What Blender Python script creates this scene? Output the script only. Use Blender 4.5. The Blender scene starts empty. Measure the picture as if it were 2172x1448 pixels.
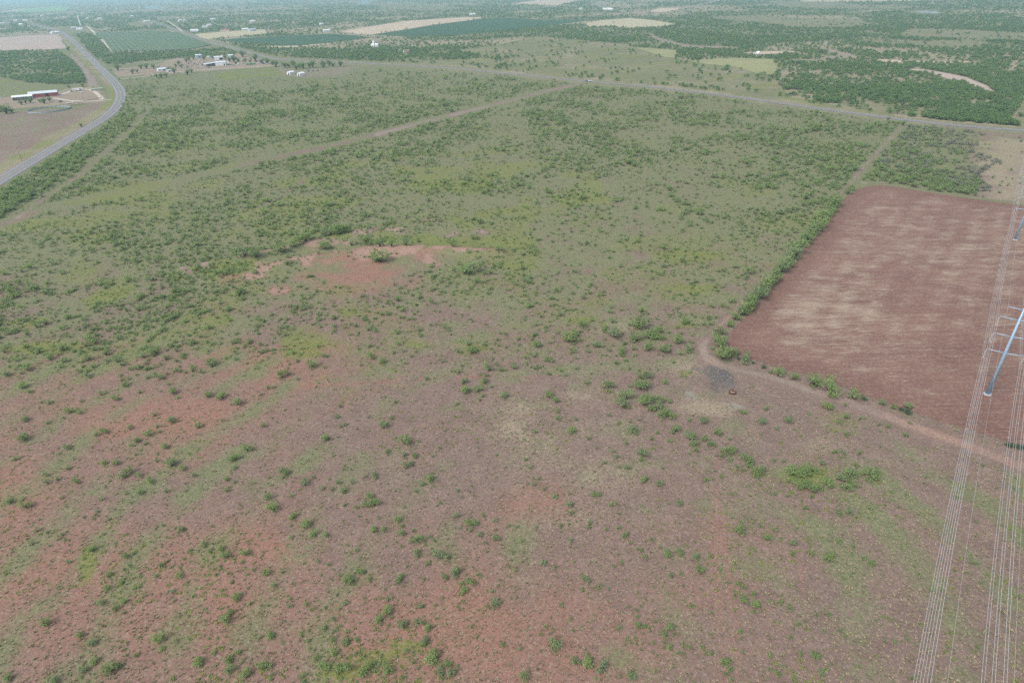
import bpy, math, random
import numpy as np
from mathutils import Vector, Matrix
from mathutils.geometry import tessellate_polygon
R = math.radians
RNG = np.random.default_rng(11)
random.seed(5)
SC = bpy.context.scene
COL = SC.collection

# ------------------------------------------------------------------ camera
H = 120.0                                # flying height above the pasture
FPX = 1320.0                             # focal length in photo pixels (2172 wide)
ROLL = R(-1.5); PITCH = R(30.0024)
_c, _s = math.cos(PITCH), math.sin(PITCH)
FWD = np.array([0, _c, -_s]); _up = np.array([0, _s, _c]); _rt = np.array([1.0, 0, 0])
RT = _rt*math.cos(ROLL) + _up*math.sin(ROLL)
UP = -_rt*math.sin(ROLL) + _up*math.cos(ROLL)
EYE = np.array([0, 0, H])
cd = bpy.data.cameras.new('camera'); cam = bpy.data.objects.new('camera', cd); COL.objects.link(cam)
cam.matrix_world = Matrix(((RT[0], UP[0], -FWD[0], 0), (RT[1], UP[1], -FWD[1], 0), (RT[2], UP[2], -FWD[2], H), (0, 0, 0, 1)))
cd.sensor_width = 36.0; cd.lens = FPX/2172*36.0; cd.clip_start = 0.5; cd.clip_end = 120000
SC.camera = cam

# ------------------------------------------------------------------ sky, sun, exposure
SUN_EL, SUN_AZ = R(52), R(-130)          # azimuth clockwise from +Y
w = bpy.data.worlds.new('World'); SC.world = w; w.use_nodes = True
nt = w.node_tree; nt.nodes.clear()
sky = nt.nodes.new('ShaderNodeTexSky'); sky.sky_type = 'NISHITA'; sky.sun_disc = False
sky.sun_elevation = SUN_EL; sky.sun_rotation = SUN_AZ; sky.dust_density = 3.0; sky.air_density = 1.0
hs = nt.nodes.new('ShaderNodeHueSaturation'); hs.inputs['Saturation'].default_value = 0.55   # thin overcast
bg = nt.nodes.new('ShaderNodeBackground'); bg.inputs['Strength'].default_value = 0.13
wo = nt.nodes.new('ShaderNodeOutputWorld')
nt.links.new(sky.outputs[0], hs.inputs['Color']); nt.links.new(hs.outputs[0], bg.inputs[0]); nt.links.new(bg.outputs[0], wo.inputs[0])
sl = bpy.data.lights.new('sun', 'SUN'); sl.energy = 1.5; sl.angle = R(22); sl.color = (1.0, 0.95, 0.88)
so = bpy.data.objects.new('sun', sl); COL.objects.link(so)
sd = Vector((math.sin(SUN_AZ)*math.cos(SUN_EL), math.cos(SUN_AZ)*math.cos(SUN_EL), math.sin(SUN_EL)))
so.rotation_euler = sd.to_track_quat('Z', 'Y').to_euler(); so.location = (0, 0, 300)
vs = SC.view_settings; vs.view_transform = 'Standard'; vs.look = 'None'; vs.gamma = 1.0; vs.exposure = 0.63
SC.render.film_transparent = False
SC.cycles.use_denoising = False
SC.cycles.max_bounces = 8; SC.cycles.diffuse_bounces = 4; SC.cycles.transmission_bounces = 6; SC.cycles.volume_bounces = 1
SC.cycles.transparent_max_bounces = 4; SC.cycles.caustics_reflective = False; SC.cycles.caustics_refractive = False

# ------------------------------------------------------------------ map helpers
def G(px, py, z=0.0):
    """point of the ground plane seen at a photo pixel: used to trace the map of the place"""
    d = FWD + (px-1086)/FPX*RT - (py-724)/FPX*UP
    t = (z-H)/d[2]
    return (t*d[0], t*d[1])
def GN_(px, py):
    px = np.asarray(px, float); py = np.asarray(py, float)
    d = FWD[None] + ((px-1086)/FPX)[:, None]*RT - ((py-724)/FPX)[:, None]*UP
    t = -H/d[:, 2]
    return t*d[:, 0], t*d[:, 1]
def PX(x, y, z=0.0):
    v = np.stack([x, y, np.zeros_like(x)+z-H], -1)
    wv = v@FWD
    ok = wv > 5
    ws = np.where(ok, wv, 1)
    return np.where(ok, 1086+FPX*(v@RT)/ws, -9e4), np.where(ok, 724-FPX*(v@UP)/ws, 9e4)
def _hash(ix, iy, s):
    n = (ix.astype(np.int64)*374761393 + iy.astype(np.int64)*668265263 + s*1442695041) & 0x7fffffff
    n = ((n ^ (n >> 13))*1274126177) & 0x7fffffff
    return ((n ^ (n >> 16)) & 0xffff)/65535.0
def vnoise(x, y, s=0):
    ix = np.floor(x); iy = np.floor(y); fx = x-ix; fy = y-iy
    fx = fx*fx*(3-2*fx); fy = fy*fy*(3-2*fy)
    a = _hash(ix, iy, s); b = _hash(ix+1, iy, s); c = _hash(ix, iy+1, s); d = _hash(ix+1, iy+1, s)
    return (a*(1-fx)+b*fx)*(1-fy) + (c*(1-fx)+d*fx)*fy
def fbm(x, y, wl, s=0, o=4):
    t = 0; a = 1; n = 0
    for k in range(o):
        t = t + a*vnoise(x/wl*2**k+k*17.3, y/wl*2**k-k*9.1, s+k); n += a; a *= .55
    return t/n
def inpoly(px, py, poly):
    r = np.zeros(px.shape, bool); n = len(poly)
    for i in range(n):
        x0, y0 = poly[i]; x1, y1 = poly[(i+1) % n]
        if y0 == y1: continue
        r ^= ((y0 > py) != (y1 > py)) & (px < (x1-x0)*(py-y0)/(y1-y0)+x0)
    return r
def dline(px, py, pts):
    d = np.full(px.shape, 1e9)
    for (x0, y0), (x1, y1) in zip(pts[:-1], pts[1:]):
        dx, dy = x1-x0, y1-y0
        t = np.clip(((px-x0)*dx+(py-y0)*dy)/(dx*dx+dy*dy+1e-9), 0, 1)
        d = np.minimum(d, np.hypot(px-x0-t*dx, py-y0-t*dy))
    return d
def grid(px, py, xs, ys, tab):
    xs = np.array(xs, float); ys = np.array(ys, float); tab = np.array(tab, float)
    u = np.clip(px, xs[0], xs[-1]); v = np.clip(py, ys[0], ys[-1])
    i = np.clip(np.searchsorted(xs, u)-1, 0, len(xs)-2); j = np.clip(np.searchsorted(ys, v)-1, 0, len(ys)-2)
    fx = (u-xs[i])/(xs[i+1]-xs[i]); fy = (v-ys[j])/(ys[j+1]-ys[j])
    return (tab[j, i]*(1-fx)+tab[j, i+1]*fx)*(1-fy) + (tab[j+1, i]*(1-fx)+tab[j+1, i+1]*fx)*fy
def sst(a, b, x):
    t = np.clip((x-a)/(b-a), 0, 1); return t*t*(3-2*t)

# ------------------------------------------------------------------ material helpers
class NT:
    def __init__(s, name):
        s.m = bpy.data.materials.new(name); s.m.use_nodes = True; s.t = s.m.node_tree; s.t.nodes.clear()
        s.out = s.t.nodes.new('ShaderNodeOutputMaterial')
    def n(s, typ, ins=None, **kw):
        nd = s.t.nodes.new(typ)
        for k, v in kw.items(): setattr(nd, k, v)
        for k, v in (ins or {}).items():
            if isinstance(v, bpy.types.NodeSocket): s.t.links.new(v, nd.inputs[k])
            else: nd.inputs[k].default_value = v
        return nd
    def math(s, op, a, b=0.0, c=None, clamp=False):
        d = {0: a, 1: b}
        if c is not None: d[2] = c
        return s.n('ShaderNodeMath', d, operation=op, use_clamp=clamp).outputs[0]
    def mix(s, f, a, b, bt='MIX'):
        nd = s.n('ShaderNodeMix', data_type='RGBA', blend_type=bt)
        for i, v in ((0, f), (6, a), (7, b)):
            if isinstance(v, bpy.types.NodeSocket): s.t.links.new(v, nd.inputs[i])
            else: nd.inputs[i].default_value = v if i == 0 else (*v, 1)[:4]
        return nd.outputs[2]
    def noise(s, vec, scale, detail=3, rough=.55, dist=0.0):
        d = {'Scale': scale, 'Detail': detail, 'Roughness': rough, 'Distortion': dist}
        if vec is not None: d['Vector'] = vec
        return s.n('ShaderNodeTexNoise', d).outputs[0]
    def step(s, v, a, b):
        return s.n('ShaderNodeMapRange', {0: v, 1: a, 2: b, 3: 0.0, 4: 1.0}, interpolation_type='SMOOTHSTEP').outputs[0]
    def pos(s): return s.n('ShaderNodeNewGeometry').outputs['Position']
    def done(s, col, rough=.9, bump=None, bs=.4, bd=.1, spec=.15, metal=0.0):
        b = s.n('ShaderNodeBsdfPrincipled', {'Roughness': rough, 'Metallic': metal, 'Specular IOR Level': spec})
        if isinstance(col, bpy.types.NodeSocket): s.t.links.new(col, b.inputs['Base Color'])
        else: b.inputs['Base Color'].default_value = (*col, 1)
        if bump is not None:
            bp = s.n('ShaderNodeBump', {'Strength': bs, 'Distance': bd, 'Height': bump}); s.t.links.new(bp.outputs[0], b.inputs['Normal'])
        s.t.links.new(b.outputs[0], s.out.inputs[0]); return s.m
_pm = {}
def paint(name, col, rough=.6, metal=0.0, var=.25, scale=.6, spec=.3):
    if name in _pm: return _pm[name]
    t = NT(name); p = t.n('ShaderNodeTexCoord').outputs['Object']
    n1 = t.noise(p, scale, 4, .6); n2 = t.noise(p, scale*9, 2)
    f = t.math('ADD', t.math('MULTIPLY', n1, .7), t.math('MULTIPLY', n2, .3))
    lo = tuple(c*(1-var) for c in col); hi = tuple(min(1, c*(1+var*.6)) for c in col)
    _pm[name] = t.done(t.mix(f, lo, hi), rough, spec=spec, metal=metal); return _pm[name]

# ------------------------------------------------------------------ mesh helpers
class MB:
    def __init__(s): s.v = []; s.f = []; s.mi = []
    def add(s, vs, fs, mi=0):
        o = len(s.v); s.v += [tuple(p) for p in vs]; s.f += [tuple(i+o for i in f) for f in fs]; s.mi += [mi]*len(fs); return s
    def box(s, x0, x1, y0, y1, z0, z1, mi=0):
        return s.add([(x0, y0, z0), (x1, y0, z0), (x1, y1, z0), (x0, y1, z0), (x0, y0, z1), (x1, y0, z1), (x1, y1, z1), (x0, y1, z1)],
                     [(0, 3, 2, 1), (4, 5, 6, 7), (0, 1, 5, 4), (1, 2, 6, 5), (2, 3, 7, 6), (3, 0, 4, 7)], mi)
    def tube(s, pts, rads, n=8, caps=True, mi=0):
        vs = []; fs = []; m = len(pts)
        for k in range(m):
            p = Vector(pts[k]); a = Vector(pts[max(0, k-1)]); b = Vector(pts[min(m-1, k+1)])
            d = (b-a).normalized(); u = d.cross(Vector((0, 0, 1)) if abs(d.z) < .95 else Vector((1, 0, 0))).normalized(); q = d.cross(u)
            for j in range(n):
                t = 2*math.pi*j/n; vs.append(p+(u*math.cos(t)+q*math.sin(t))*rads[k])
        for k in range(m-1):
            for j in range(n): fs.append((k*n+j, k*n+(j+1) % n, (k+1)*n+(j+1) % n, (k+1)*n+j))
        if caps: fs.append(tuple(range(n-1, -1, -1))); fs.append(tuple((m-1)*n+j for j in range(n)))
        return s.add(vs, fs, mi)
    def lathe(s, prof, n=20, mi=0, c=(0, 0)):
        vs = []; fs = []; m = len(prof)
        for r, z in prof:
            for j in range(n): t = 2*math.pi*j/n; vs.append((c[0]+r*math.cos(t), c[1]+r*math.sin(t), z))
        for k in range(m-1):
            for j in range(n): fs.append((k*n+j, k*n+(j+1) % n, (k+1)*n+(j+1) % n, (k+1)*n+j))
        return s.add(vs, fs, mi)
    def prism(s, poly, z0, z1, mi=0):
        n = len(poly)
        return s.add([(x, y, z0) for x, y in poly]+[(x, y, z1) for x, y in poly],
                     [tuple(range(n-1, -1, -1)), tuple(range(n, 2*n))]+[(i, (i+1) % n, n+(i+1) % n, n+i) for i in range(n)], mi)
    def mesh(s, name, mats, smooth=False):
        me = bpy.data.meshes.new(name); me.from_pydata(s.v, [], s.f)
        for m in (mats if isinstance(mats, (list, tuple)) else [mats]): me.materials.append(m)
        if any(s.mi): me.polygons.foreach_set('material_index', s.mi)
        if smooth: me.polygons.foreach_set('use_smooth', [True]*len(me.polygons))
        me.update(); return me
    def build(s, name, mats, parent=None, smooth=False):
        o = bpy.data.objects.new(name, s.mesh(name, mats, smooth)); COL.objects.link(o)
        if parent: o.parent = parent
        return o
def tag(o, label=None, cat=None, group=None, kind=None):
    if label: o['label'] = label
    if cat: o['category'] = cat
    if group: o['group'] = group
    if kind: o['kind'] = kind
    return o
def thing(name, label, cat, loc=(0, 0, 0), rz=0.0, group=None):
    o = bpy.data.objects.new(name, None); COL.objects.link(o); o.empty_display_size = .5
    o.location = loc; o.rotation_euler = (0, 0, rz); return tag(o, label, cat, group)
def copy_tree(o, parent=None):
    c = o.copy(); COL.objects.link(c); c.parent = parent
    for ch in list(o.children): copy_tree(ch, c)
    return c

# ------------------------------------------------------------------ traced map (photo pixels of ground features)
R1 = [(-120, 452), (-60, 420), (0, 383), (60, 347), (120, 311), (180, 276), (222, 250), (246, 228), (256, 208), (254, 192), (243, 176), (225, 157), (205, 137), (186, 118), (166, 98), (151, 83), (139, 74), (126, 67), (108, 62), (90, 57), (60, 51)]
R2 = [(300, 43), (340, 52), (362, 60), (380, 66), (415, 80), (450, 91), (483, 98.5), (509, 106.5), (536, 113.5), (564, 121), (601, 127), (656, 129.5), (730, 132), (780, 135), (875, 139.5), (990, 148), (1105, 159), (1240, 172), (1378, 184.5), (1516, 200), (1654, 219), (1740, 230.5), (1809, 240), (1917, 254), (2026, 266), (2172, 277), (2420, 292)]
T1 = [(1914, 262), (1904, 276), (1880, 302), (1850, 335), (1820, 369), (1795, 400), (1765, 436), (1732, 477), (1698, 517), (1658, 560), (1614, 605), (1570, 649), (1530, 690), (1503, 715), (1490, 735), (1497, 755), (1530, 776), (1590, 790), (1650, 804), (1720, 826), (1800, 853), (1900, 890), (2000, 927), (2080, 955), (2172, 990), (2400, 1080)]
T2 = [(1228, 179), (1150, 196), (1060, 219), (980, 239), (900, 259), (800, 285), (700, 310), (600, 332), (500, 353), (400, 378), (300, 400), (200, 421), (100, 441), (40, 462), (-60, 500)]
T3 = [(327, 216), (312, 236), (278, 276), (238, 312), (196, 348), (155, 382), (112, 410), (72, 436), (36, 462)]
T4 = [(1521, 885), (1524, 950), (1519, 1050), (1532, 1150), (1549, 1250), (1560, 1330), (1556, 1460)]
T4B = [(1516, 1060), (1511, 1160), (1520, 1270), (1533, 1380), (1535, 1460)]
T5 = [(640, 818), (750, 814), (850, 806), (940, 801), (1010, 798), (1180, 800)]
T6 = [(0, 492), (60, 468)]
DR = [(255, 190), (300, 170), (215, 211), (150, 213)]
FIELD = [(1538, 728), (1545, 712), (1570, 683), (1612, 640), (1660, 585), (1700, 535), (1740, 487), (1775, 440), (1797, 415), (1822, 400), (1850, 394), (1880, 394), (1950, 405), (2050, 420), (2172, 437), (2420, 472), (2420, 1030), (2172, 948), (2100, 925), (2000, 895), (1900, 862), (1800, 825), (1720, 797), (1640, 776), (1575, 755), (1548, 742)]
UPOLY = [(-300, -60), (2450, -160), (2450, 290), (2172, 270), (2026, 260), (1917, 248), (1809, 234), (1700, 220), (1516, 194), (1378, 178), (1240, 166), (1105, 152), (990, 141), (875, 133), (760, 129), (656, 124), (601, 122), (564, 116), (536, 108), (509, 101), (483, 93), (450, 86), (415, 74), (380, 61), (360, 61), (330, 64), (200, 69), (185, 62), (150, 64), (128, 69), (100, 72), (0, 78), (-300, 92)]
W1 = [(-200, 122), (0, 111), (70, 107), (118, 106), (150, 126), (172, 150), (183, 176), (128, 180), (62, 176), (0, 164), (-200, 180)]
W2 = [(157, 70), (196, 70), (225, 100), (245, 112), (330, 112), (420, 108), (475, 103), (502, 112), (498, 118), (440, 122), (380, 124), (300, 130), (262, 138), (226, 137), (206, 125), (181, 100)]
S6 = [(266, 205), (300, 186), (332, 200), (322, 225), (292, 250), (255, 282), (200, 324), (150, 364), (100, 400), (50, 432), (-40, 482), (-60, 440), (0, 402), (40, 377), (120, 330), (180, 294), (235, 256), (262, 228)]
TRI = [(1922, 264), (2172, 286), (2420, 310), (2420, 470), (2172, 434), (1890, 390), (1826, 384), (1868, 324)]
O1 = [(862, 134), (925, 128), (1000, 126), (1025, 118), (985, 112), (968, 106), (1010, 103), (1060, 95), (1110, 85), (1160, 80), (1230, 86), (1300, 92), (1345, 100), (1436, 108), (1430, 120), (1460, 130), (1560, 123), (1648, 127), (1650, 150), (1640, 165), (1655, 185), (1680, 208), (1740, 216), (1880, 238), (1917, 250), (1809, 237), (1700, 224), (1516, 197), (1378, 181), (1240, 169), (1105, 155), (990, 144), (875, 136)]
OPENS = [(O1, 9.0), ([(1905, 72), (1935, 62), (2030, 63), (2120, 68), (2300, 76), (2300, 90), (2060, 85), (1990, 82), (1920, 80)], 6),
         ([(1840, 95), (1870, 83), (1960, 88), (2050, 85), (2100, 90), (2090, 97), (2030, 102), (1960, 100), (1880, 93)], 4),
         ([(1500, 37), (1600, 33), (1700, 38), (1820, 40), (1845, 52), (1800, 60), (1700, 60), (1600, 48), (1540, 45)], 9),
         ([(2138, 257), (2160, 225), (2200, 190), (2300, 200), (2420, 288), (2172, 271)], 2.5),
         ([(1760, 206), (1830, 203), (1900, 214), (1990, 235), (1960, 248), (1880, 238), (1790, 226)], 9),
         ([(268, 50), (310, 45), (332, 51), (292, 60)], 2), ([(120, 60), (185, 57), (205, 62), (200, 70), (150, 72), (128, 70)], 0),
         ([(1620, 2), (1760, 6), (1850, 12), (1960, 14), (1900, 22), (1780, 20), (1660, 16)], 7), ([(790, 10), (870, 5), (990, 18), (940, 24), (830, 22)], 7)]
# open farm fields beyond the highway: (polygon, colour name, label)
FIELDS = [
 ('pink', [(-250, 92), (0, 80), (60, 75.5), (125, 73), (133, 90), (142, 103), (70, 107), (0, 109), (-250, 120)]),
 ('palegreen', [(18, 26.5), (60, 18), (110, 14.5), (150, 14.5), (142, 24), (100, 26), (60, 27)]),
 ('tan', [(-200, 38), (0, 26.5), (30, 21), (60, 17), (30, 24), (0, 29), (-200, 44)]),
 ('crop', [(466, 86), (500, 82), (560, 79), (640, 75), (700, 72), (760, 76), (788, 80), (740, 86), (690, 92), (640, 97), (610, 98), (560, 92), (500, 90)]),
 ('crop', [(790, 74), (840, 67), (900, 57), (960, 48), (1030, 40), (1090, 38), (1150, 43), (1260, 42), (1200, 50), (1110, 62), (1000, 72), (950, 77), (860, 78)]),
 ('tan', [(722, 67), (760, 61), (850, 46), (920, 41), (980, 37), (1040, 37), (1000, 43), (920, 53), (850, 64.5), (788, 74), (760, 73)]),
 ('straw', [(412, 73), (470, 68), (540, 64), (562, 63), (566, 72), (540, 76), (470, 80), (440, 84), (425, 80)]),
 ('straw', [(1240, 50), (1280, 43), (1340, 39), (1390, 44), (1435, 52), (1400, 57), (1340, 60), (1290, 56), (1250, 58)]),
 ('hay', [(1462, 131), (1500, 127), (1560, 123.5), (1640, 126), (1648, 140), (1644, 158), (1612, 158), (1560, 143), (1500, 137)]),
 ('hay', [(1345, 101), (1400, 104), (1437, 107.5), (1430, 124), (1412, 122), (1380, 113)]),
 ('tan', [(1082, 9), (1137, 1), (1180, -6), (1240, -6), (1228, 1), (1181, 12.5)]),
 ('tan', [(1371, 24), (1399, 18), (1440, 17), (1436, 22), (1401, 27)]),
 ('tan', [(1574, 112), (1630, 109), (1693, 110), (1660, 114), (1600, 116)]),
 ('tan', [(1837, 127), (1880, 127), (1950, 130), (2080, 131), (2060, 134), (1960, 134), (1870, 133)]),
 ('straw', [(1680, 3), (1800, -6), (1950, -8), (2010, 1), (1900, 3), (1780, 5)]),
 ('pink', [(1915, 146), (1950, 147), (2000, 154), (2050, 164), (2100, 185), (2120, 207), (2090, 197), (2040, 176), (1985, 160), (1930, 153)]),
 ('tan', [(545, 99), (600, 98.5), (690, 93), (706, 94), (650, 99), (600, 102)]),
]
DITCH = [(380, 600), (440, 585), (520, 566), (600, 552), (680, 535), (760, 522), (850, 514), (950, 512), (1030, 520)]
BERM = [(470, 594), (540, 577), (620, 560), (700, 545), (780, 533), (850, 529), (930, 531), (1000, 535), (1060, 536)]
BANK = [(390, 574), (470, 556), (560, 535), (640, 520), (700, 505), (760, 494), (850, 488)]

def heights(x, y):
    """low earth bank of the stock tank"""
    z = np.zeros_like(x)
    for pts, hh, wd in ((BERM, 1.8, 5.0), (BANK, 1.3, 5.0)):
        g = [G(*p) for p in pts]
        z = z + hh*np.exp(-(dline(x, y, g)/wd)**2)*(0.7+.6*fbm(x, y, 18, 91, 2))
    return z
def hz(x, y): return float(heights(np.array([x]), np.array([y]))[0])

# ------------------------------------------------------------------ ground sheet
az = np.concatenate([np.linspace(R(-64), R(64), 600), np.linspace(R(64), R(296), 62)[1:-1]])
rad = np.concatenate([[0.5], np.geomspace(18, 32000, 860)])
NA, NR = len(az), len(rad)
AA, RR = np.meshgrid(az, rad)
gx = (RR*np.sin(AA)).ravel(); gy = (RR*np.cos(AA)).ravel()
px, py = PX(gx, gy)
gz = np.where(RR.ravel() < 700, heights(gx, gy), 0)
def rot_idx():
    i = np.arange(NR-1)[:, None]*NA; j = np.arange(NA)[None]; k = (j+1) % NA
    return np.stack([i+j, i+k, i+NA+k, i+NA+j], -1).reshape(-1, 4)
quads = rot_idx()
me = bpy.data.meshes.new('ground'); me.vertices.add(NA*NR); me.vertices.foreach_set('co', np.stack([gx, gy, gz], -1).ravel())
nq = len(quads); me.loops.add(nq*4); me.loops.foreach_set('vertex_index', quads[:, ::-1].ravel())
me.polygons.add(nq); me.polygons.foreach_set('loop_start', np.arange(nq)*4)
me.polygons.foreach_set('use_smooth', np.ones(nq, bool)); me.update(calc_edges=True)
GXS = [0, 360, 720, 1080, 1440, 1800, 2172]; GYS = [250, 400, 550, 700, 850, 1000, 1150, 1300, 1448]
wx = px + 26*(fbm(gx, gy, 30, 5)-.5)*np.clip(py/500, .1, 1.5); wy = py + 26*(fbm(gx, gy, 30, 6)-.5)*np.clip(py/700, .03, 1.2)
red = grid(wx, wy, GXS, GYS, [[0, 0, 0, 0, 0, 0, 0], [0, 0, 0, 0, 0, .05, .1], [.05, .1, .25, .1, .05, .1, .1], [.1, .25, .25, .1, .05, .1, .1], [.35, .45, .3, .1, .1, .15, .2],
     [.4, .4, .25, .2, .15, .15, .2], [.45, .45, .45, .4, .3, .2, .2], [.5, .55, .6, .6, .4, .2, .15], [.5, .5, .5, .65, .5, .25, .2]])
grn = grid(wx, wy, GXS, GYS, [[.7, .7, .6, .55, .5, .55, .4], [.6, .5, .5, .5, .45, .55, .3], [.6, .55, .42, .42, .4, .35, .3], [.55, .5, .4, .38, .38, .3, .3], [.42, .3, .36, .3, .3, .36, .3],
     [.36, .36, .36, .28, .3, .4, .35], [.4, .36, .36, .26, .3, .4, .4], [.36, .3, .3, .2, .26, .4, .45], [.36, .36, .36, .2, .26, .42, .45]])
wed = grid(wx, wy, GXS, GYS, [[.3, .2, .2, .15, .15, .15, .1], [.35, .3, .4, .4, .2, .32, .15], [.3, .3, .25, .3, .25, .2, .1], [.25, .3, .25, .2, .2, .1, .1], [.15, .15, .2, .15, .12, .15, .1],
     [.15, .15, .15, .1, .1, .15, .12], [.15, .15, .15, .08, .08, .15, .16], [.15, .15, .15, .08, .08, .15, .18], [.15, .18, .18, .08, .08, .15, .18]])
stw = grid(wx, wy, GXS, GYS, [[.12]*7, [.14]*7, [.15, .15, .2, .2, .2, .2, .3], [.1, .1, .15, .2, .2, .2, .2], [.1, .1, .13, .2, .2, .17, .15], [.1, .1, .12, .2, .2, .15, .13], [.1, .1, .12, .16, .16, .12, .12], [.1]*7, [.1]*7])
bar = np.zeros_like(gx); ash = np.zeros_like(gx); pal = np.zeros_like(gx)
def blob(a, L):
    for cx, cy, rx, ry, st in L:
        a += st*np.exp(-((wx-cx)/rx)**2-((wy-cy)/ry)**2)
blob(red, [(760, 565, 110, 36, .75), (830, 532, 130, 13, .5), (1005, 535, 70, 9, .7), (600, 573, 110, 12, .5), (500, 592, 60, 8, .5), (730, 590, 60, 22, .6), (600, 620, 70, 9, .5), (560, 790, 150, 40, .4), (330, 880, 140, 28, .45),
   (420, 865, 60, 15, .5), (235, 912, 60, 12, .5), (400, 897, 40, 14, .6), (20, 1045, 70, 40, .5), (1000, 1300, 110, 70, .55), (960, 1345, 90, 50, .4), (600, 1170, 60, 30, .35), (1130, 1060, 90, 60, .35), (1100, 1400, 150, 60, .3),
   (1240, 1290, 130, 60, .3), (500, 1150, 60, 30, .4), (250, 1330, 140, 50, .25), (1000, 470, 130, 10, .2), (830, 600, 160, 20, .25), (650, 740, 120, 14, .25), (1090, 800, 100, 20, .2), (540, 1280, 80, 40, .3)])
blob(wed, [(100, 740, 60, 9, .7), (330, 622, 70, 14, .5), (480, 573, 110, 12, .9), (960, 518, 90, 8, .9), (900, 510, 60, 8, .6), (690, 500, 50, 8, .3), (1170, 428, 90, 10, .3), (1470, 545, 60, 10, .4), (1480, 612, 60, 8, .4), (1330, 640, 60, 7, .4), (1435, 692, 36, 7, .7),
   (1245, 676, 30, 6, .5), (1140, 565, 60, 12, .3), (1440, 790, 22, 12, .6), (1420, 762, 30, 8, .6), (1625, 840, 18, 26, .8), (1775, 880, 30, 22, .8), (1790, 905, 26, 10, .5), (1800, 1118, 30, 16, .8), (1860, 1142, 26, 16, .6), (1835, 1190, 40, 12, .6),
   (800, 1400, 60, 22, .3), (700, 1430, 60, 18, .4), (430, 1430, 26, 20, .6), (530, 1420, 40, 30, .5), (180, 1195, 14, 30, .8), (620, 725, 60, 12, .4), (640, 750, 30, 9, .6), (870, 1370, 40, 12, .4), (2060, 1180, 30, 60, .4), (1890, 1350, 40, 20, .35),
   (1700, 1010, 70, 18, .5), (1245, 850, 40, 10, .4), (1000, 745, 40, 10, .3), (900, 735, 50, 8, .3), (1490, 880, 40, 6, .4), (640, 1090, 40, 20, .3), (560, 1040, 50, 20, .3), (200, 640, 120, 20, .3), (60, 690, 80, 14, .4), (700, 660, 60, 10, .35), (530, 680, 80, 10, .4)])
blob(grn, [(480, 573, 120, 14, .5), (960, 516, 100, 9, .5), (1700, 1005, 110, 22, .55), (1350, 780, 130, 40, .15), (300, 1040, 200, 20, .15), (650, 980, 100, 40, .15)])
blob(stw, [(1080, 900, 40, 46, .28), (1160, 960, 60, 40, .14), (1270, 1020, 80, 50, .2), (1250, 905, 60, 30, .15), (1460, 780, 50, 16, .4), (1500, 862, 60, 16, .45), (1200, 1105, 80, 30, .25), (1290, 700, 60, 14, .25), (1110, 870, 30, 12, .2), (1230, 845, 40, 12, .4), (1590, 790, 60, 10, .2), (2100, 1000, 20, 40, .3), (1750, 940, 60, 30, .2)])
blob(bar, [(1445, 832, 30, 8, .25), (1560, 853, 30, 8, .25)])
blob(ash, [(1520, 806, 40, 23, 1.25), (1488, 782, 42, 13, .8), (1545, 818, 26, 8, .5)])
blob(pal, [(1445, 832, 36, 10, .55), (1560, 853, 38, 10, .6), (1490, 845, 40, 12, .35)])
# ditch and bank of the stock tank
brk = sst(.36, .6, fbm(gx, gy, 6, 95, 3))
SCARS = [([(742, 496), (787, 489), (851, 489)], 9, 1.1), ([(651, 527), (690, 515), (738, 510)], 7, 1.0), ([(490, 549), (535, 543), (606, 530), (674, 512)], 5, .8), ([(390, 574), (448, 565)], 6, .8),
         ([(551, 573), (600, 563), (677, 545), (722, 537), (803, 531), (877, 529), (893, 522)], 8, 1.25), ([(899, 531), (948, 529), (999, 531), (1064, 535)], 6.5, 1.15), ([(464, 591), (490, 591), (555, 590)], 7, .9), ([(574, 617), (613, 620)], 7, .7),
         ([(903, 543), (932, 559)], 7, .7), ([(948, 494), (1028, 491)], 8, .7), ([(880, 468), (930, 466)], 7, .5), ([(760, 545), (850, 540), (915, 548)], 9, .6), ([(640, 560), (700, 552), (760, 548)], 8, .6)]
kill = np.zeros_like(gx)
for L_, w_, a_ in SCARS:
    k_ = np.exp(-(dline(wx+5*(n_:=fbm(gx, gy, 8, 97, 3)-.5)*2, wy+9*n_, L_)/(w_*(.3+.8*brk)))**2); bar += a_*k_*(.25+.9*brk); kill = np.maximum(kill, k_); red += .2*k_
k_ = np.exp(-((wx-735)/75)**2-((wy-580)/24)**2)+.8*np.exp(-((wx-800)/95)**2-((wy-556)/15)**2); kill = np.maximum(kill, .7*np.clip(k_, 0, 1)*(.25+.8*brk)); red += .4*k_; bar += .08*k_
kk_ = 1-np.clip(kill, 0, .85); grn *= kk_; wed *= kk_; stw *= kk_
# two-track trails
def trail(pts, wd, amt, rd):
    d = dline(px + 5*(fbm(gx, gy, 12, 31, 2)-.5)*np.clip(py/500, .2, 2), py, pts); m = np.exp(-(d/wd)**4)*(.55+.9*fbm(gx, gy, 25, 33, 2))
    global bar, red, grn, wed, stw
    bar = bar+amt*m; red = red+rd*m; k = 1-np.clip(m*1.2, 0, .95)
    grn = grn*k; wed = wed*k; stw = stw*k
T2W = np.clip(6*(py/330), 3, 9)*(.5+1.0*fbm(gx, gy, 40, 36, 3)); trail(T2[:6], T2W, .55, .0); trail(T2[5:9], T2W*.7, .26, .0); trail(T2[12:], T2W*.8, .3, .0); trail(T3, np.clip(4*(py/330), 2, 4.5), .35, .02)
trail(T1, np.clip(5.2*(py/500), 2.6, 10.5), .6, .22)
trail([(1488, 735), (1494, 758), (1520, 775)], 16, .4, .1)
for T in (T4, T4B):
    for s in (-4, 4): trail([(x+s*(y/1100), y) for x, y in T], 2.6, .36, .2)
trail(T5, 2.0, .12, .25)
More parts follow.
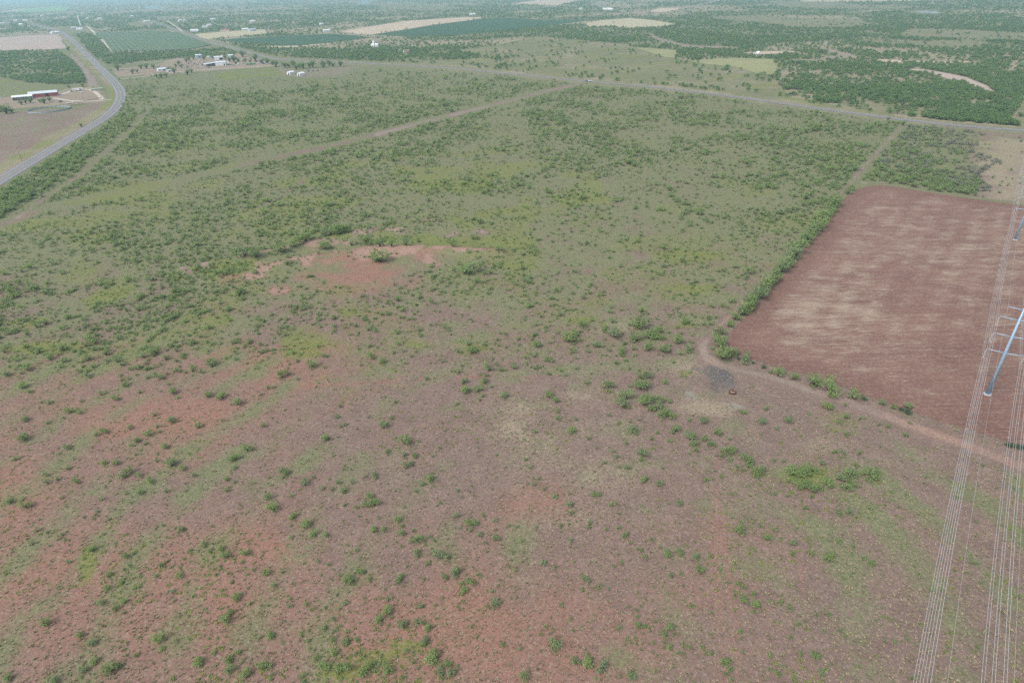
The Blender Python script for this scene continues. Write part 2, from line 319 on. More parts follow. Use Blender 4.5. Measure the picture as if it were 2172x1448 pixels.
trail([(1696, 1195), (1700, 1240), (1704, 1258)], 1.6, .1, .5)
trail([(550, 440), (600, 415), (640, 385)], 4, .35, 0)
# lower left corner inside the highway bend, ranch yard
LB = [(-200, 250), (0, 243), (60, 234), (150, 232), (205, 216), (237, 214), (226, 240), (180, 268), (120, 303), (60, 339), (0, 375), (-200, 480)]
m = inpoly(wx, wy, LB); bar[m] = .34+.7*(fbm(gx, gy, 45, 40)[m]-.4); red[m] = .08; grn[m] = .36; wed[m] = .08; stw[m] = .2
dv = dline(px, py, [(x-14*(.35+y/420), y-11*(.3+y/420)) for x, y in R1[:9]])
vg = np.exp(-(dv/np.clip(11*(py/300), 3, 14))**2)*(px < 250); wed = np.where(vg > .1, np.maximum(wed, .75*vg), wed); grn = np.maximum(grn, .7*vg); stw = stw+.5*vg; bar *= 1-.8*vg
dv2 = dline(px, py, [(x-9, y+3) for x, y in R1[9:18]]); vg = np.exp(-(dv2/8)**2); stw += .5*vg; wed += .25*vg; grn *= 1-.4*vg
YARD = [(-100, 214), (20, 205), (120, 196), (150, 186), (190, 185), (215, 195), (222, 208), (215, 216), (150, 222), (60, 228), (-100, 240)]
m = inpoly(wx, wy, YARD); bar[m] = .75+.5*(fbm(gx, gy, 14, 42)[m]-.5); grn[m] *= .3; wed[m] *= .2; red[m] = .08
m = inpoly(wx, wy, [(-100, 180), (0, 165), (70, 178), (130, 184), (100, 196), (40, 203), (-100, 212)]); grn[m] = .75; wed[m] = .45
JUNK = [(240, 146), (330, 138), (385, 120), (450, 118), (500, 112), (560, 128), (588, 134), (575, 142), (500, 146), (420, 152), (380, 156), (250, 163)]
m = inpoly(wx, wy, JUNK); bar[m] = .8+.6*(fbm(gx, gy, 25, 43)[m]-.5); grn[m] *= .35; wed[m] *= .3; stw[m] = .4
m = inpoly(wx, wy, [(375, 157), (590, 142), (600, 156), (480, 172), (380, 172)]); wed[m] = .5; grn[m] = .6
m = inpoly(wx, wy, [(588, 142), (640, 148), (760, 140), (730, 158), (660, 168), (600, 160)]); bar[m] = .45; grn[m] *= .5
# beyond the highway
up = inpoly(px, py, UPOLY) | (py < 60); far = sst(60, 0, py)
grn = np.where(up, 1.1, grn); stw = np.where(up, .02+.75*sst(.5, .36, fbm(gx, gy, 320, 81, 3)), stw); wed = np.where(up, .15, wed); red = np.where(up, .04, red)
m = inpoly(wx, wy, O1); stw[m] = .32+.9*(fbm(gx, gy, 60, 52)[m]-.5); grn[m] = .95; wed[m] = .3
for P, _d in OPENS[1:]:
    m = inpoly(wx, wy, P); stw[m] = .35; grn[m] = .9; wed[m] = .2
m = inpoly(wx, wy, TRI); stw[m] = .35+.9*(fbm(gx, gy, 30, 53)[m]-.45); grn[m] = .35; wed[m] = .2; bar[m] = .2
m = inpoly(px, py, [(2060, 300), (2172, 300), (2420, 330), (2420, 470), (2172, 434), (2070, 415)]); stw[m] += .25; bar[m] += .12
for L, wd in (([(1378, 74), (1397, 84), (1424, 91), (1447, 97), (1489, 101), (1528, 101), (1562, 104)], 2.6), ([(1680, 129), (1733, 131), (1754, 124), (1804, 118), (1765, 111), (1743, 104)], 2.4), ([(1255, 30), (1400, 28), (1470, 15), (1530, 0)], 1.3), ([(1250, 92), (1345, 97)], 1.2)):
    k = np.exp(-(dline(px, py, L)/wd)**2); bar = np.maximum(bar, 1.1*k); stw = stw+.4*k
# roadside dirt shoulders
k = np.exp(-(dline(px, py, R2)/np.clip(9*py/180, 5, 11))**2); stw = stw+.3*k; bar = bar+.12*k; grn *= 1-.3*k
k = np.exp(-(dline(px, py, R1)/np.clip(22*py/250, 6, 26))**2); bar = bar+.3*k
n1 = fbm(gx, gy, 26, 1); n2 = fbm(gx, gy, 11, 2); n3 = fbm(gx, gy, 55, 3)
n4 = fbm(gx, gy, 7, 4, 3)
bc_ = G(1500, 1250); bd_ = np.hypot(gx-bc_[0], gy-bc_[1])+14*fbm(gx, gy, 40, 8, 2); bands = .30*np.sin(bd_*2*np.pi/17)*sst(640, 800, py)*(1.5*n3)
red = red*(.35+1.3*n1)+.22*(n3-.5)+.18*(n4-.5); grn = grn+.95*(n2-.5)+.5*(n3-.5)+.35*(n4-.5)+.42*sst(760, 400, py)*(~(inpoly(px, py, LB) | inpoly(px, py, YARD) | inpoly(px, py, JUNK) | inpoly(px, py, TRI)))-.03*sst(700, 900, py)+bands; wed = wed*(.1+1.9*sst(.38, .68, n1))+.10*sst(700, 300, py)*sst(.45, .6, n2); stw = stw*(.3+1.4*n2)
dv = dline(px, py, [(x-16*(.3+y/420), y-12*(.3+y/420)) for x, y in R1[:9]]); vgm = np.exp(-(dv/np.clip(10*(py/300), 3, 13))**2)*(px < 245)*(.5+.8*n2)
wed = np.maximum(wed, .62*vgm); grn = np.maximum(grn, .9*vgm); stw = np.maximum(stw, .3*vgm)
dv = dline(px, py, [(x-11, y+3) for x, y in R1[9:18]]); vgm = np.exp(-(dv/7)**2)*(.6+.8*n2); stw = np.maximum(stw, .7*vgm); grn *= 1-.5*vgm; wed = np.maximum(wed, .35*vgm)
m = inpoly(px, py, [(143, 108), (162, 122), (190, 150), (204, 170), (212, 186), (190, 184), (180, 168), (172, 146), (150, 122)]); bar = np.where(m, .75, bar); grn = np.where(m, .1, grn)
m = inpoly(px, py, JUNK) | inpoly(px, py, YARD); bar = np.where(m, bar*.5, bar); stw = np.where(m, np.maximum(stw, .45+.5*n2), stw)
m = (py < 24) & (py > -60) & (px < 520); stw = np.where(m, .75*n3+.3, stw); bar = np.where(m, .5*sst(.45, .6, n3), bar)
tl_ = inpoly(px, py, TRI)*sst(2130, 2010, px+90*(fbm(gx, gy, 35, 103, 3)-.5)); grn = np.maximum(grn, .95*tl_); stw *= 1-.85*tl_; bar *= 1-.9*tl_
pal *= .25+1.3*sst(.4, .62, fbm(gx, gy, 5, 101, 3)); ash *= .6+.8*sst(.3, .65, fbm(gx, gy, 6, 102, 3))
def cattr(name, a, b, c, d):
    A = me.attributes.new(name, 'FLOAT_COLOR', 'POINT'); A.data.foreach_set('color', np.clip(np.stack([a, b, c, d], -1), 0, 1.5).astype(np.float32).ravel())
cattr('za', red, grn, wed, stw); cattr('zb', bar, ash, pal, far)
t = NT('pasture_ground'); P = t.pos()
za = t.n('ShaderNodeAttribute', attribute_name='za'); zb = t.n('ShaderNodeAttribute', attribute_name='zb')
sa = t.n('ShaderNodeSeparateColor', {0: za.outputs['Color']}); sb = t.n('ShaderNodeSeparateColor', {0: zb.outputs['Color']})
f1 = t.noise(P, 2.1, 4, .65); f2 = t.noise(P, .62, 4, .6); f3 = t.noise(P, 5.5, 2, .6); f4 = t.noise(P, .16, 3)
f5 = t.noise(t.n('ShaderNodeVectorMath', {0: P, 1: (37, 11, 5)}, operation='ADD').outputs[0], 1.5, 3, .6)
col = t.mix(t.step(f4, .3, .7), (.185, .129, .113), (.222, .160, .136))
col = t.mix(t.math('MULTIPLY', t.step(t.math('ADD', sa.outputs[0], t.math('MULTIPLY', t.math('SUBTRACT', f2, .5), .7)), .1, .75), .9), col, (.280, .150, .115))
gm = t.step(t.math('ADD', sa.outputs[1], t.math('ADD', t.math('MULTIPLY', t.math('SUBTRACT', f1, .5), 1.3), t.math('MULTIPLY', t.math('SUBTRACT', f2, .5), .9))), .25, .75)
col = t.mix(t.math('MULTIPLY', gm, .88), col, t.mix(f5, (.134, .164, .078), (.186, .206, .106)))
sm = t.step(t.math('ADD', za.outputs['Alpha'], t.math('ADD', t.math('MULTIPLY', t.math('SUBTRACT', f5, .5), 1.5), t.math('MULTIPLY', t.math('SUBTRACT', f3, .5), .7))), .22, .75)
col = t.mix(t.math('MULTIPLY', sm, .75), col, (.335, .285, .205))
wm = t.step(t.math('ADD', sa.outputs[2], t.math('ADD', t.math('MULTIPLY', t.math('SUBTRACT', f1, .5), 1.1), t.math('MULTIPLY', t.math('SUBTRACT', f2, .5), 1.3))), .3, .85)
col = t.mix(t.math('MULTIPLY', wm, .75), col, (.165, .20, .05))
col = t.mix(t.step(t.math('ADD', sb.outputs[2], t.math('MULTIPLY', t.math('SUBTRACT', f1, .5), 1.0)), .35, .9), col, (.26, .25, .21))
bm = t.step(t.math('ADD', sb.outputs[0], t.math('MULTIPLY', t.math('SUBTRACT', f2, .5), .6)), .2, .9)
col = t.mix(bm, col, t.mix(t.step(sa.outputs[0], .1, .6), (.275, .225, .195), (.33, .215, .17)))
col = t.mix(t.step(t.math('ADD', sb.outputs[1], t.math('MULTIPLY', t.math('SUBTRACT', f1, .5), .8)), .3, 1.0), col, (.115, .108, .108))
# dry stalks and tiny dark plants between the tufts
vo = t.n('ShaderNodeTexVoronoi', {'Vector': P, 'Scale': 2.6, 'Randomness': 1.0}); vc = t.n('ShaderNodeSeparateColor', {0: vo.outputs['Color']})
vo2 = t.n('ShaderNodeTexVoronoi', {'Vector': P, 'Scale': 1.15, 'Randomness': 1.0}); vc2 = t.n('ShaderNodeSeparateColor', {0: vo2.outputs['Color']})
col = t.mix(t.math('MULTIPLY', t.step(vc.outputs[0], .55, 1.0), .38), col, (.085, .075, .055))
col = t.mix(t.math('MULTIPLY', t.step(vc.outputs[1], .72, 1.0), .50), col, (.34, .275, .20))
col = t.mix(t.math('MULTIPLY', t.math('MULTIPLY', t.step(vc2.outputs[0], .6, 1.0), t.step(f2, .35, .65)), .30), col, (.10, .112, .050))
bumpv = t.math('ADD', f1, t.math('MULTIPLY', f3, .5))
gmat = t.done(col, .95, bumpv, .55, .25, spec=.05)
me.materials.append(gmat)
ground = bpy.data.objects.new('ground', me); COL.objects.link(ground); tag(ground, 'wide flat pasture of red soil, dry grass and green weeds', 'ground', kind='structure')

# ------------------------------------------------------------------ sheets: fields, roads
def sheet_poly(name, pts, z, mat, label, cat, parent=None):
    g = []
    for i in range(len(pts)):
        a = Vector(G(*pts[i])); b = Vector(G(*pts[(i+1) % len(pts)])); n = max(1, int((b-a).length/40)); n = min(n, 14)
        for k in range(n):
            p = a.lerp(b, k/n); d = (b-a).length
            g.append((p.x+random.uniform(-1, 1)*min(4, d*.01), p.y+random.uniform(-1, 1)*min(4, d*.01)))
    vs = [Vector((x, y, z)) for x, y in g]; tr = tessellate_polygon([vs])
    m_ = bpy.data.meshes.new(name); m_.from_pydata(vs, [], tr); m_.materials.append(mat); m_.update()
    for p in m_.polygons:
        pass
    o = bpy.data.objects.new(name, m_); COL.objects.link(o)
    if m_.polygons and m_.polygons[0].normal.z < 0: m_.flip_normals()
    return tag(o, label, cat, kind='structure')
def fieldmat(name, a, b, rows=None, s=.02):
    t = NT(name); P = t.pos(); n = t.noise(P, s, 4, .6); n2 = t.noise(P, s*14, 3, .6)
    f = t.math('ADD', t.math('MULTIPLY', n, .65), t.math('MULTIPLY', n2, .45))
    c = t.mix(t.step(f, .3, .8), a, b)
    if rows:
        ang, wl, rc = rows
        mp = t.n('ShaderNodeMapping', {0: P, 'Rotation': (0, 0, ang)})
        wv = t.n('ShaderNodeTexWave', {0: mp.outputs[0], 'Scale': 1/wl, 'Distortion': .4, 'Detail': 1.0})
        c = t.mix(t.math('MULTIPLY', wv.outputs['Fac'], .45), c, rc)
    return t.done(c, .95, n2, .3, .1, spec=.05)
FM = {'pink': fieldmat('fallow_pink_soil', (.36, .285, .245), (.42, .35, .30)), 'tan': fieldmat('tan_stubble', (.40, .32, .24), (.50, .42, .32)),
      'crop': fieldmat('green_crop', (.055, .105, .06), (.07, .13, .07), (R(25), 3.0, (.045, .08, .045))), 'straw': fieldmat('pale_straw_field', (.36, .33, .22), (.45, .40, .27)),
      'hay': fieldmat('yellow_green_hay', (.22, .235, .12), (.30, .295, .155)), 'palegreen': fieldmat('pale_green_field', (.2, .3, .14), (.26, .36, .18))}
FL = ['bare pinkish field between the town and the left-hand wood', 'pale green far field beyond the town trees', 'cream strip beside the pale green far field', 'dark green crop field beside the straw lot', 'large dark green crop field with poles along its edge',
      'long tan stubble strip along the dark green crop', 'straw coloured lot beside the highway bend', 'pale straw field with a few lone trees', 'yellow green hay field in front of the wood edge', 'small yellow green hay field behind scattered brush',
      'tan far field on the horizon', 'small tan field beside the far diagonal road', 'pale sandy strip of creek bed between tree belts', 'pale sandy strip in front of the right-hand wood', 'pale straw strip at the horizon', 'curved bare mauve scar through the right-hand wood', 'bare tan edge under the dark green crop']
for i, (k, P) in enumerate(FIELDS):
    sheet_poly('crop_field' if k in ('crop', 'hay', 'palegreen') else 'field', P, .25, FM[k], FL[i], 'field')

def ribbon(name, pts, width, z, mat, label, cat, parent=None, off=0.0, sub=8, kind='structure', dash=None):
    g = [Vector(G(*p)) for p in pts]; sm = []
    for i in range(len(g)-1):
        p0 = g[max(0, i-1)]; p1 = g[i]; p2 = g[i+1]; p3 = g[min(len(g)-1, i+2)]
        for k in range(sub):
            u = k/sub; a = 2*p1; b = p2-p0; c = 2*p0-5*p1+4*p2-p3; d = -p0+3*p1-3*p2+p3
            sm.append(.5*(a+b*u+c*u*u+d*u*u*u))
    sm.append(g[-1]); mb = MB(); vs = []
    for i, p in enumerate(sm):
        d = (sm[min(i+1, len(sm)-1)]-sm[max(0, i-1)]).normalized(); n = Vector((-d.y, d.x))
        for s in (-1, 1):
            q = p+n*(off+s*width/2); vs.append((q.x, q.y, z))
    fs = [(2*i, 2*i+2, 2*i+3, 2*i+1) for i in range(len(sm)-1)]
    mb.add(vs, fs); o = mb.build(name, mat, parent)
    if o.data.polygons[0].normal.z < 0: o.data.flip_normals()
    return tag(o, label, cat, kind=kind) if parent is None else o
def roadmat(name, a, b):
    t = NT(name); P = t.pos(); n = t.noise(P, .05, 4, .6); n2 = t.noise(P, 2.5, 3)
    return t.done(t.mix(t.math('ADD', t.math('MULTIPLY', n, .7), t.math('MULTIPLY', n2, .3)), a, b), .85, n2, .2, .03)
asph = roadmat('worn_asphalt', (.165, .168, .178), (.235, .235, .243)); seal = roadmat('asphalt_shoulder', (.17, .165, .165), (.24, .23, .22)); caliche = roadmat('pale_caliche', (.42, .37, .31), (.52, .46, .39))
linew = paint('road_line_white', (.75, .75, .72), .7); liney = paint('road_line_yellow', (.62, .45, .08), .7)
r1 = ribbon('road', R1, 13.5, .10, seal, 'two lane grey highway curving past the red barn', 'road')
ribbon('travel_lane', R1, 10.2, .16, asph, None, None, r1)
for o_ in (-4.6, 4.6): ribbon('edge_line', R1, .22, .22, linew, None, None, r1, off=o_)
ribbon('centre_line', R1, .3, .22, liney, None, None, r1)
r2 = ribbon('road', R2, 9.8, .10, seal, 'straight grey highway running across behind the brushy pasture', 'road')
ribbon('travel_lane', R2, 7.4, .16, asph, None, None, r2)
for o_ in (-3.3, 3.3): ribbon('edge_line', R2, .18, .22, linew, None, None, r2, off=o_)
ribbon('centre_line', R2, .25, .22, liney, None, None, r2)
for pts, wd, lb in (([(236, 211.5), (215, 213.5), (180, 215), (145, 213.5), (118, 209), (95, 208)], 5, 'pale gravel drive from the highway to the red barn'),
                    ([(217, 211), (206, 199), (192, 191), (170, 190), (150, 194), (125, 203)], 5, 'gravel loop around the trucks by the red barn'),
                    ([(240, 168), (270, 166.5), (310, 162), (335, 157), (370, 154), (410, 150.5), (480, 146), (560, 141), (590, 137.5)], 4.5, 'pale gravel lane along the front of the scrap yard'),
                    ([(243, 138), (262, 137), (290, 133), (340, 131), (400, 124)], 4, 'thin pale lane beneath the roadside trees'),
                    ([(183, 55.5), (190, 60), (197, 67), (205, 74), (216, 84), (226, 96), (240, 110)], 7, 'pale dirt road beside the vineyard rows'),
                    ([(355, 45), (375, 58), (392, 72)], 6, 'pale dirt lane through the town trees')):
    ribbon('gravel_lane', pts, wd, .08, caliche, lb, 'lane')

# ploughed field (Coons patch between its four traced edges)
def resample(pts, n):
    g = np.array([G(*p) for p in pts]); s = np.concatenate([[0], np.cumsum(np.hypot(*np.diff(g, axis=0).T))]); u = np.linspace(0, s[-1], n)
    return np.stack([np.interp(u, s, g[:, 0]), np.interp(u, s, g[:, 1])], -1)
NP = 170
eL = resample(FIELD[:10], NP); eT = resample(FIELD[9:16], NP); eB = resample([FIELD[0]]+FIELD[:15:-1], NP)
eR = np.linspace(eB[-1], eT[-1], NP)
u = np.linspace(0, 1, NP)[None, :, None]; v = np.linspace(0, 1, NP)[:, None, None]
Cn = (1-v)*eB[None]+v*eT[None]+(1-u)*eL[:, None]+u*eR[:, None]-((1-u)*(1-v)*eB[0]+u*(1-v)*eB[-1]+(1-u)*v*eT[0]+u*v*eT[-1])
q = Cn.reshape(-1, 2); pm = bpy.data.meshes.new('ploughed_field')
ii = (np.arange(NP-1)[:, None]*NP+np.arange(NP-1)[None]).ravel()
pm.from_pydata(np.column_stack([q, np.full(len(q), .06)]).tolist(), [], np.stack([ii, ii+1, ii+NP+1, ii+NP], -1).tolist())
qx, qy = PX(q[:, 0], q[:, 1]); edge = dline(q[:, 0], q[:, 1], [tuple(a) for a in np.vstack([eT[::-3], eL[::-3], eB[::3]])])
fpx, fpy = qx, qy
st = grid(fpx+40*(fbm(q[:, 0], q[:, 1], 25, 60)-.5), fpy+30*(fbm(q[:, 0], q[:, 1], 25, 61)-.5), [1540, 1680, 1800, 1920, 2040, 2172], [400, 470, 540, 610, 680, 750, 820, 900],
          [[.3, .3, .4, .3, .2, .2], [.2, .3, .55, .5, .45, .5], [.2, .25, .55, .45, .5, .55], [.3, .6, .6, .35, .4, .45], [.35, .75, .6, .4, .4, .5], [.3, .5, .5, .4, .3, .35], [.15, .2, .3, .3, .25, .2], [.05, .1, .1, .1, .1, .1]])
eb_ = eB[-20]-eB[25]; eb_ = eb_/np.hypot(*eb_); al_ = q@eb_; ac_ = q@np.array([-eb_[1], eb_[0]])
st += (.08*np.sin(al_*2*np.pi/10+7*fbm(q[:, 0], q[:, 1], 35, 63))+.06*np.sin(ac_*2*np.pi/14+8*fbm(q[:, 0], q[:, 1], 40, 64)))*sst(.35, .6, fbm(q[:, 0], q[:, 1], 45, 65, 2))+.4*(fbm(q[:, 0], q[:, 1], 10, 66, 3)-.5)-.05
st *= sst(2, 16, edge)*.75+.25
A = pm.attributes.new('za', 'FLOAT_COLOR', 'POINT'); A.data.foreach_set('color', np.stack([st, sst(0, 14, edge), np.tile(np.linspace(0, 1, NP), NP), np.repeat(np.linspace(0, 1, NP), NP)], -1).astype(np.float32).ravel())
t = NT('ploughed_soil'); P = t.pos(); za = t.n('ShaderNodeAttribute', attribute_name='za'); sa = t.n('ShaderNodeSeparateColor', {0: za.outputs['Color']})
db_ = Vector(tuple(eB[-20]-eB[25])); angb = math.atan2(db_.y, db_.x)
mp = t.n('ShaderNodeMapping', {0: P, 'Rotation': (0, 0, -angb), 'Scale': (.2, 1.0, 1)}, vector_type='TEXTURE'); mp.vector_type = 'POINT'
sn = t.noise(mp.outputs[0], .22, 5, .65, .6); fn = t.noise(mp.outputs[0], 1.3, 4, .7); gn = t.noise(P, 1.6, 3, .65); ln = t.noise(P, .045, 4, .6)
col = t.mix(t.step(ln, .3, .7), (.172, .098, .080), (.212, .125, .101))
col = t.mix(t.math('MULTIPLY', t.step(sa.outputs[1], 1.0, .2), .5), col, (.165, .095, .076))
m_ = t.step(t.math('ADD', sa.outputs[0], t.math('ADD', t.math('ADD', t.math('MULTIPLY', t.math('SUBTRACT', sn, .5), 1.2), t.math('MULTIPLY', t.math('SUBTRACT', gn, .5), 1.3)), t.math('MULTIPLY', t.math('SUBTRACT', fn, .5), 1.6))), .25, .95)
col = t.mix(t.math('MULTIPLY', m_, .85), col, (.375, .305, .235))
mp2 = t.n('ShaderNodeMapping', {0: P, 'Rotation': (0, 0, -angb), 'Scale': (.03, 1.0, 1)}); fur = t.noise(mp2.outputs[0], 1.1, 3, .7)
col = t.mix(t.math('MULTIPLY', t.step(fur, .5, .72), .5), col, (.11, .068, .058)); col = t.mix(t.math('MULTIPLY', t.step(fur, .45, .25), .25), col, (.34, .26, .205))
col = t.mix(t.math('MULTIPLY', t.step(gn, .5, .75), .3), col, (.10, .065, .055))
col = t.mix(t.math('MULTIPLY', t.step(t.n('ShaderNodeSeparateColor', {0: t.n('ShaderNodeTexVoronoi', {'Vector': P, 'Scale': 1.6}).outputs['Color']}).outputs[0], .5, 1), .25), col, (.36, .29, .22))
pm.materials.append(t.done(col, .95, t.math('ADD', fn, gn), .5, .2, spec=.05)); pm.update()
po = bpy.data.objects.new('ploughed_field', pm); COL.objects.link(po); tag(po, 'red brown ploughed field with straw streaks beside the dirt track', 'field', kind='structure')
if pm.polygons[0].normal.z < 0: pm.flip_normals()

# ------------------------------------------------------------------ vegetation
def leafmat(name, a, b, c=None, tr=.22):
    t = NT(name); rnd = t.n('ShaderNodeObjectInfo').outputs['Random']
    tone = t.n('ShaderNodeAttribute', attribute_name='tone').outputs['Fac']
    col = t.mix(rnd, a, b)
    if c: col = t.mix(t.step(t.math('FRACT', t.math('MULTIPLY', rnd, 7.31)), .6, .95), col, c)
    col = t.mix(1.0, col, t.n('ShaderNodeCombineColor', {0: tone, 1: tone, 2: tone}).outputs[0], 'MULTIPLY')
    d = t.n('ShaderNodeBsdfDiffuse', {0: col}); x = t.n('ShaderNodeBsdfTranslucent', {0: t.mix(.5, col, (.3, .4, .05))})
    m = t.n('ShaderNodeMixShader', {0: tr, 1: d.outputs[0], 2: x.outputs[0]}); t.t.links.new(m.outputs[0], t.out.inputs[0]); return t.m
LEAF = leafmat('mesquite_leaf', (.235, .325, .150), (.29, .395, .165), (.27, .345, .20), .5)
TREE = leafmat('woodland_leaf', (.155, .25, .115), (.21, .315, .14), (.16, .23, .135), .5)
DARK = leafmat('juniper_leaf', (.06, .10, .065), (.08, .125, .07))
WEED = leafmat('weed_leaf', (.19, .235, .065), (.25, .29, .09), (.20, .26, .11))
DRY = leafmat('dry_grass_blade', (.34, .28, .19), (.43, .36, .25), (.21, .21, .12), .15)
GREY = leafmat('bare_twig', (.155, .17, .13), (.205, .22, .17), None, 0.0)
BARK = paint('mesquite_bark', (.13, .10, .08), .95, var=.4, scale=3)

def crown_mesh(rng, name, mat, n, leaf, lobes, spread=.45):
    """many small leaf sprays through several uneven lobes; unit crown about 1 wide, 1 high"""
    vs = []; fs = []; tone = []
    wts = np.array([l[3]**2 for l in lobes]); wts /= wts.sum()
    for i in range(n):
        cx, cy, cz, r = lobes[rng.choice(len(lobes), p=wts)]
        d = rng.normal(size=3); d /= np.linalg.norm(d); d[2] = d[2]*.9+.12
        rr = r*(rng.uniform(.25, 1.08)**.5)
        p = np.array([cx, cy, cz])+d*rr
        if p[2] < .03: p[2] = .03+abs(rng.normal())*.05
        nrm = d*.7+rng.normal(size=3)*.6; nrm[2] += .85; nrm /= np.linalg.norm(nrm)
        a = np.cross(nrm, rng.normal(size=3)); a /= np.linalg.norm(a); b = np.cross(nrm, a)
        L = leaf*rng.uniform(.6, 1.5); W = L*rng.uniform(.35, .7)
        o = len(vs); vs += [p-a*L*.5, p+b*W*.5+a*L*.05, p+a*L*.5, p-b*W*.5]; fs.append((o, o+1, o+2, o+3))
        k = rng.uniform(.78, 1.22); tone += [k]*4
    me = bpy.data.meshes.new(name); me.from_pydata([tuple(p) for p in vs], [], fs); me.materials.append(mat)
    A = me.attributes.new('tone', 'FLOAT', 'POINT'); A.data.foreach_set('value', np.array(tone, np.float32)); me.update(); return me
def mk_lobes(rng, k, flat=.8, tall=False):
    L = []
    for i in range(k):
        a = 2*math.pi*i/k+rng.uniform(-.5, .5); r = rng.uniform(.12, .30) if i else 0
        L.append((r*math.cos(a), r*math.sin(a), rng.uniform(.36, .72)*flat, rng.uniform(.17, .30)))
    return L
def stem_mesh(rng, name, lobes, mat, r=.025):
    mb = MB()
    for (x, y, z, rr) in lobes:
        m_ = (x*.45+rng.uniform(-.04, .04), y*.45+rng.uniform(-.04, .04), z*.5)
        mb.tube([(x*.08, y*.08, -.02), m_, (x, y, z)], [r, r*.75, r*.35], 4)
    return mb.mesh(name, mat)
def merge_mesh(name, ms):
    vs = []; fs = []; mi = []; mats = []; tone = []
    for k, m in enumerate(ms):
        o = len(vs); vs += [tuple(v.co) for v in m.vertices]; fs += [tuple(i+o for i in p.vertices) for p in m.polygons]; mi += [k]*len(m.polygons); mats.append(m.materials[0])
        tone += [d.value for d in m.attributes['tone'].data] if 'tone' in m.attributes else [1.0]*len(m.vertices)
    me = bpy.data.meshes.new(name); me.from_pydata(vs, [], fs)
    for m in mats: me.materials.append(m)
    me.polygons.foreach_set('material_index', mi); A = me.attributes.new('tone', 'FLOAT', 'POINT'); A.data.foreach_set('value', np.array(tone, np.float32)); me.update(); return me
VR = np.random.default_rng(3)
SHR = []                                    # prototypes of single shrubs: (crown, stem)
for i in range(7):
    lb = mk_lobes(VR, 4+i % 4); SHR.append((crown_mesh(VR, 'crown', LEAF, 310, .10, lb), stem_mesh(VR, 'stem', lb, BARK)))
SHD = []
for i in range(2):
    lb = mk_lobes(VR, 5); SHD.append((crown_mesh(VR, 'crown', DARK, 330, .10, lb), stem_mesh(VR, 'stem', lb, BARK)))
TRP = []
for i in range(4):
    lb = [(x*1.05, y*1.05, .10+z*.95, r*1.05) for x, y, z, r in mk_lobes(VR, 8)]; TRP.append((crown_mesh(VR, 'crown', TREE, 520, .085, lb), stem_mesh(VR, 'trunk', lb, BARK, .035)))
def proto_coll(name, meshes):
    c = bpy.data.collections.new(name)
    for i, m in enumerate(meshes): c.objects.link(bpy.data.objects.new('%s_%02d' % (name, i), m))
    return c, len(meshes)
C_SHR = proto_coll('scrub_form', [merge_mesh('scrub_form', [crown_mesh(VR, 'c', LEAF, 85, .15, L), stem_mesh(VR, 's', L, BARK)]) for L in [mk_lobes(VR, 3+i % 4) for i in range(7)]])
C_TRE = proto_coll('wood_form', [crown_mesh(VR, 'wood_form', TREE, 150, .17, mk_lobes(VR, 6)) for i in range(6)])
C_GRY = proto_coll('twig_form', [crown_mesh(VR, 'twig_form', GREY, 110, .16, mk_lobes(VR, 4)) for i in range(3)])
def weed_mesh(name, mat, n, leaf, r, h):
    return crown_mesh(VR, name, mat, n, leaf, [(0, 0, h*.4, r), (r*.8, .1, h*.3, r*.7), (-.3*r, -.7*r, h*.3, r*.7)])
C_WED = proto_coll('weed_form', [weed_mesh('weed_form', WED_, 34, .28, .42, .4) for WED_ in (WEED, WEED, LEAF)])
def tuft_mesh(name, mat, n):
    vs = []; fs = []; tone = []
    for i in range(n):
        a = VR.uniform(0, 6.28); r = VR.uniform(0, .25); l = VR.uniform(.5, 1.0); lean = VR.uniform(.1, .75); b = a+1.57; w_ = .09
        p = np.array([r*math.cos(a), r*math.sin(a), 0]); e = p+np.array([math.cos(a)*lean*l, math.sin(a)*lean*l, l*.8]); s_ = np.array([math.cos(b), math.sin(b), 0])*w_
        o = len(vs); vs += [tuple(p-s_), tuple(p+s_), tuple(e)]; fs.append((o, o+1, o+2)); k = VR.uniform(.75, 1.2); tone += [k]*3
    m_ = bpy.data.meshes.new(name); m_.from_pydata(vs, [], fs); m_.materials.append(mat); A = m_.attributes.new('tone', 'FLOAT', 'POINT'); A.data.foreach_set('value', np.array(tone, np.float32)); m_.update(); return m_
C_TUF = proto_coll('tuft_form', [tuft_mesh('tuft_form', DRY, 16) for i in range(4)])

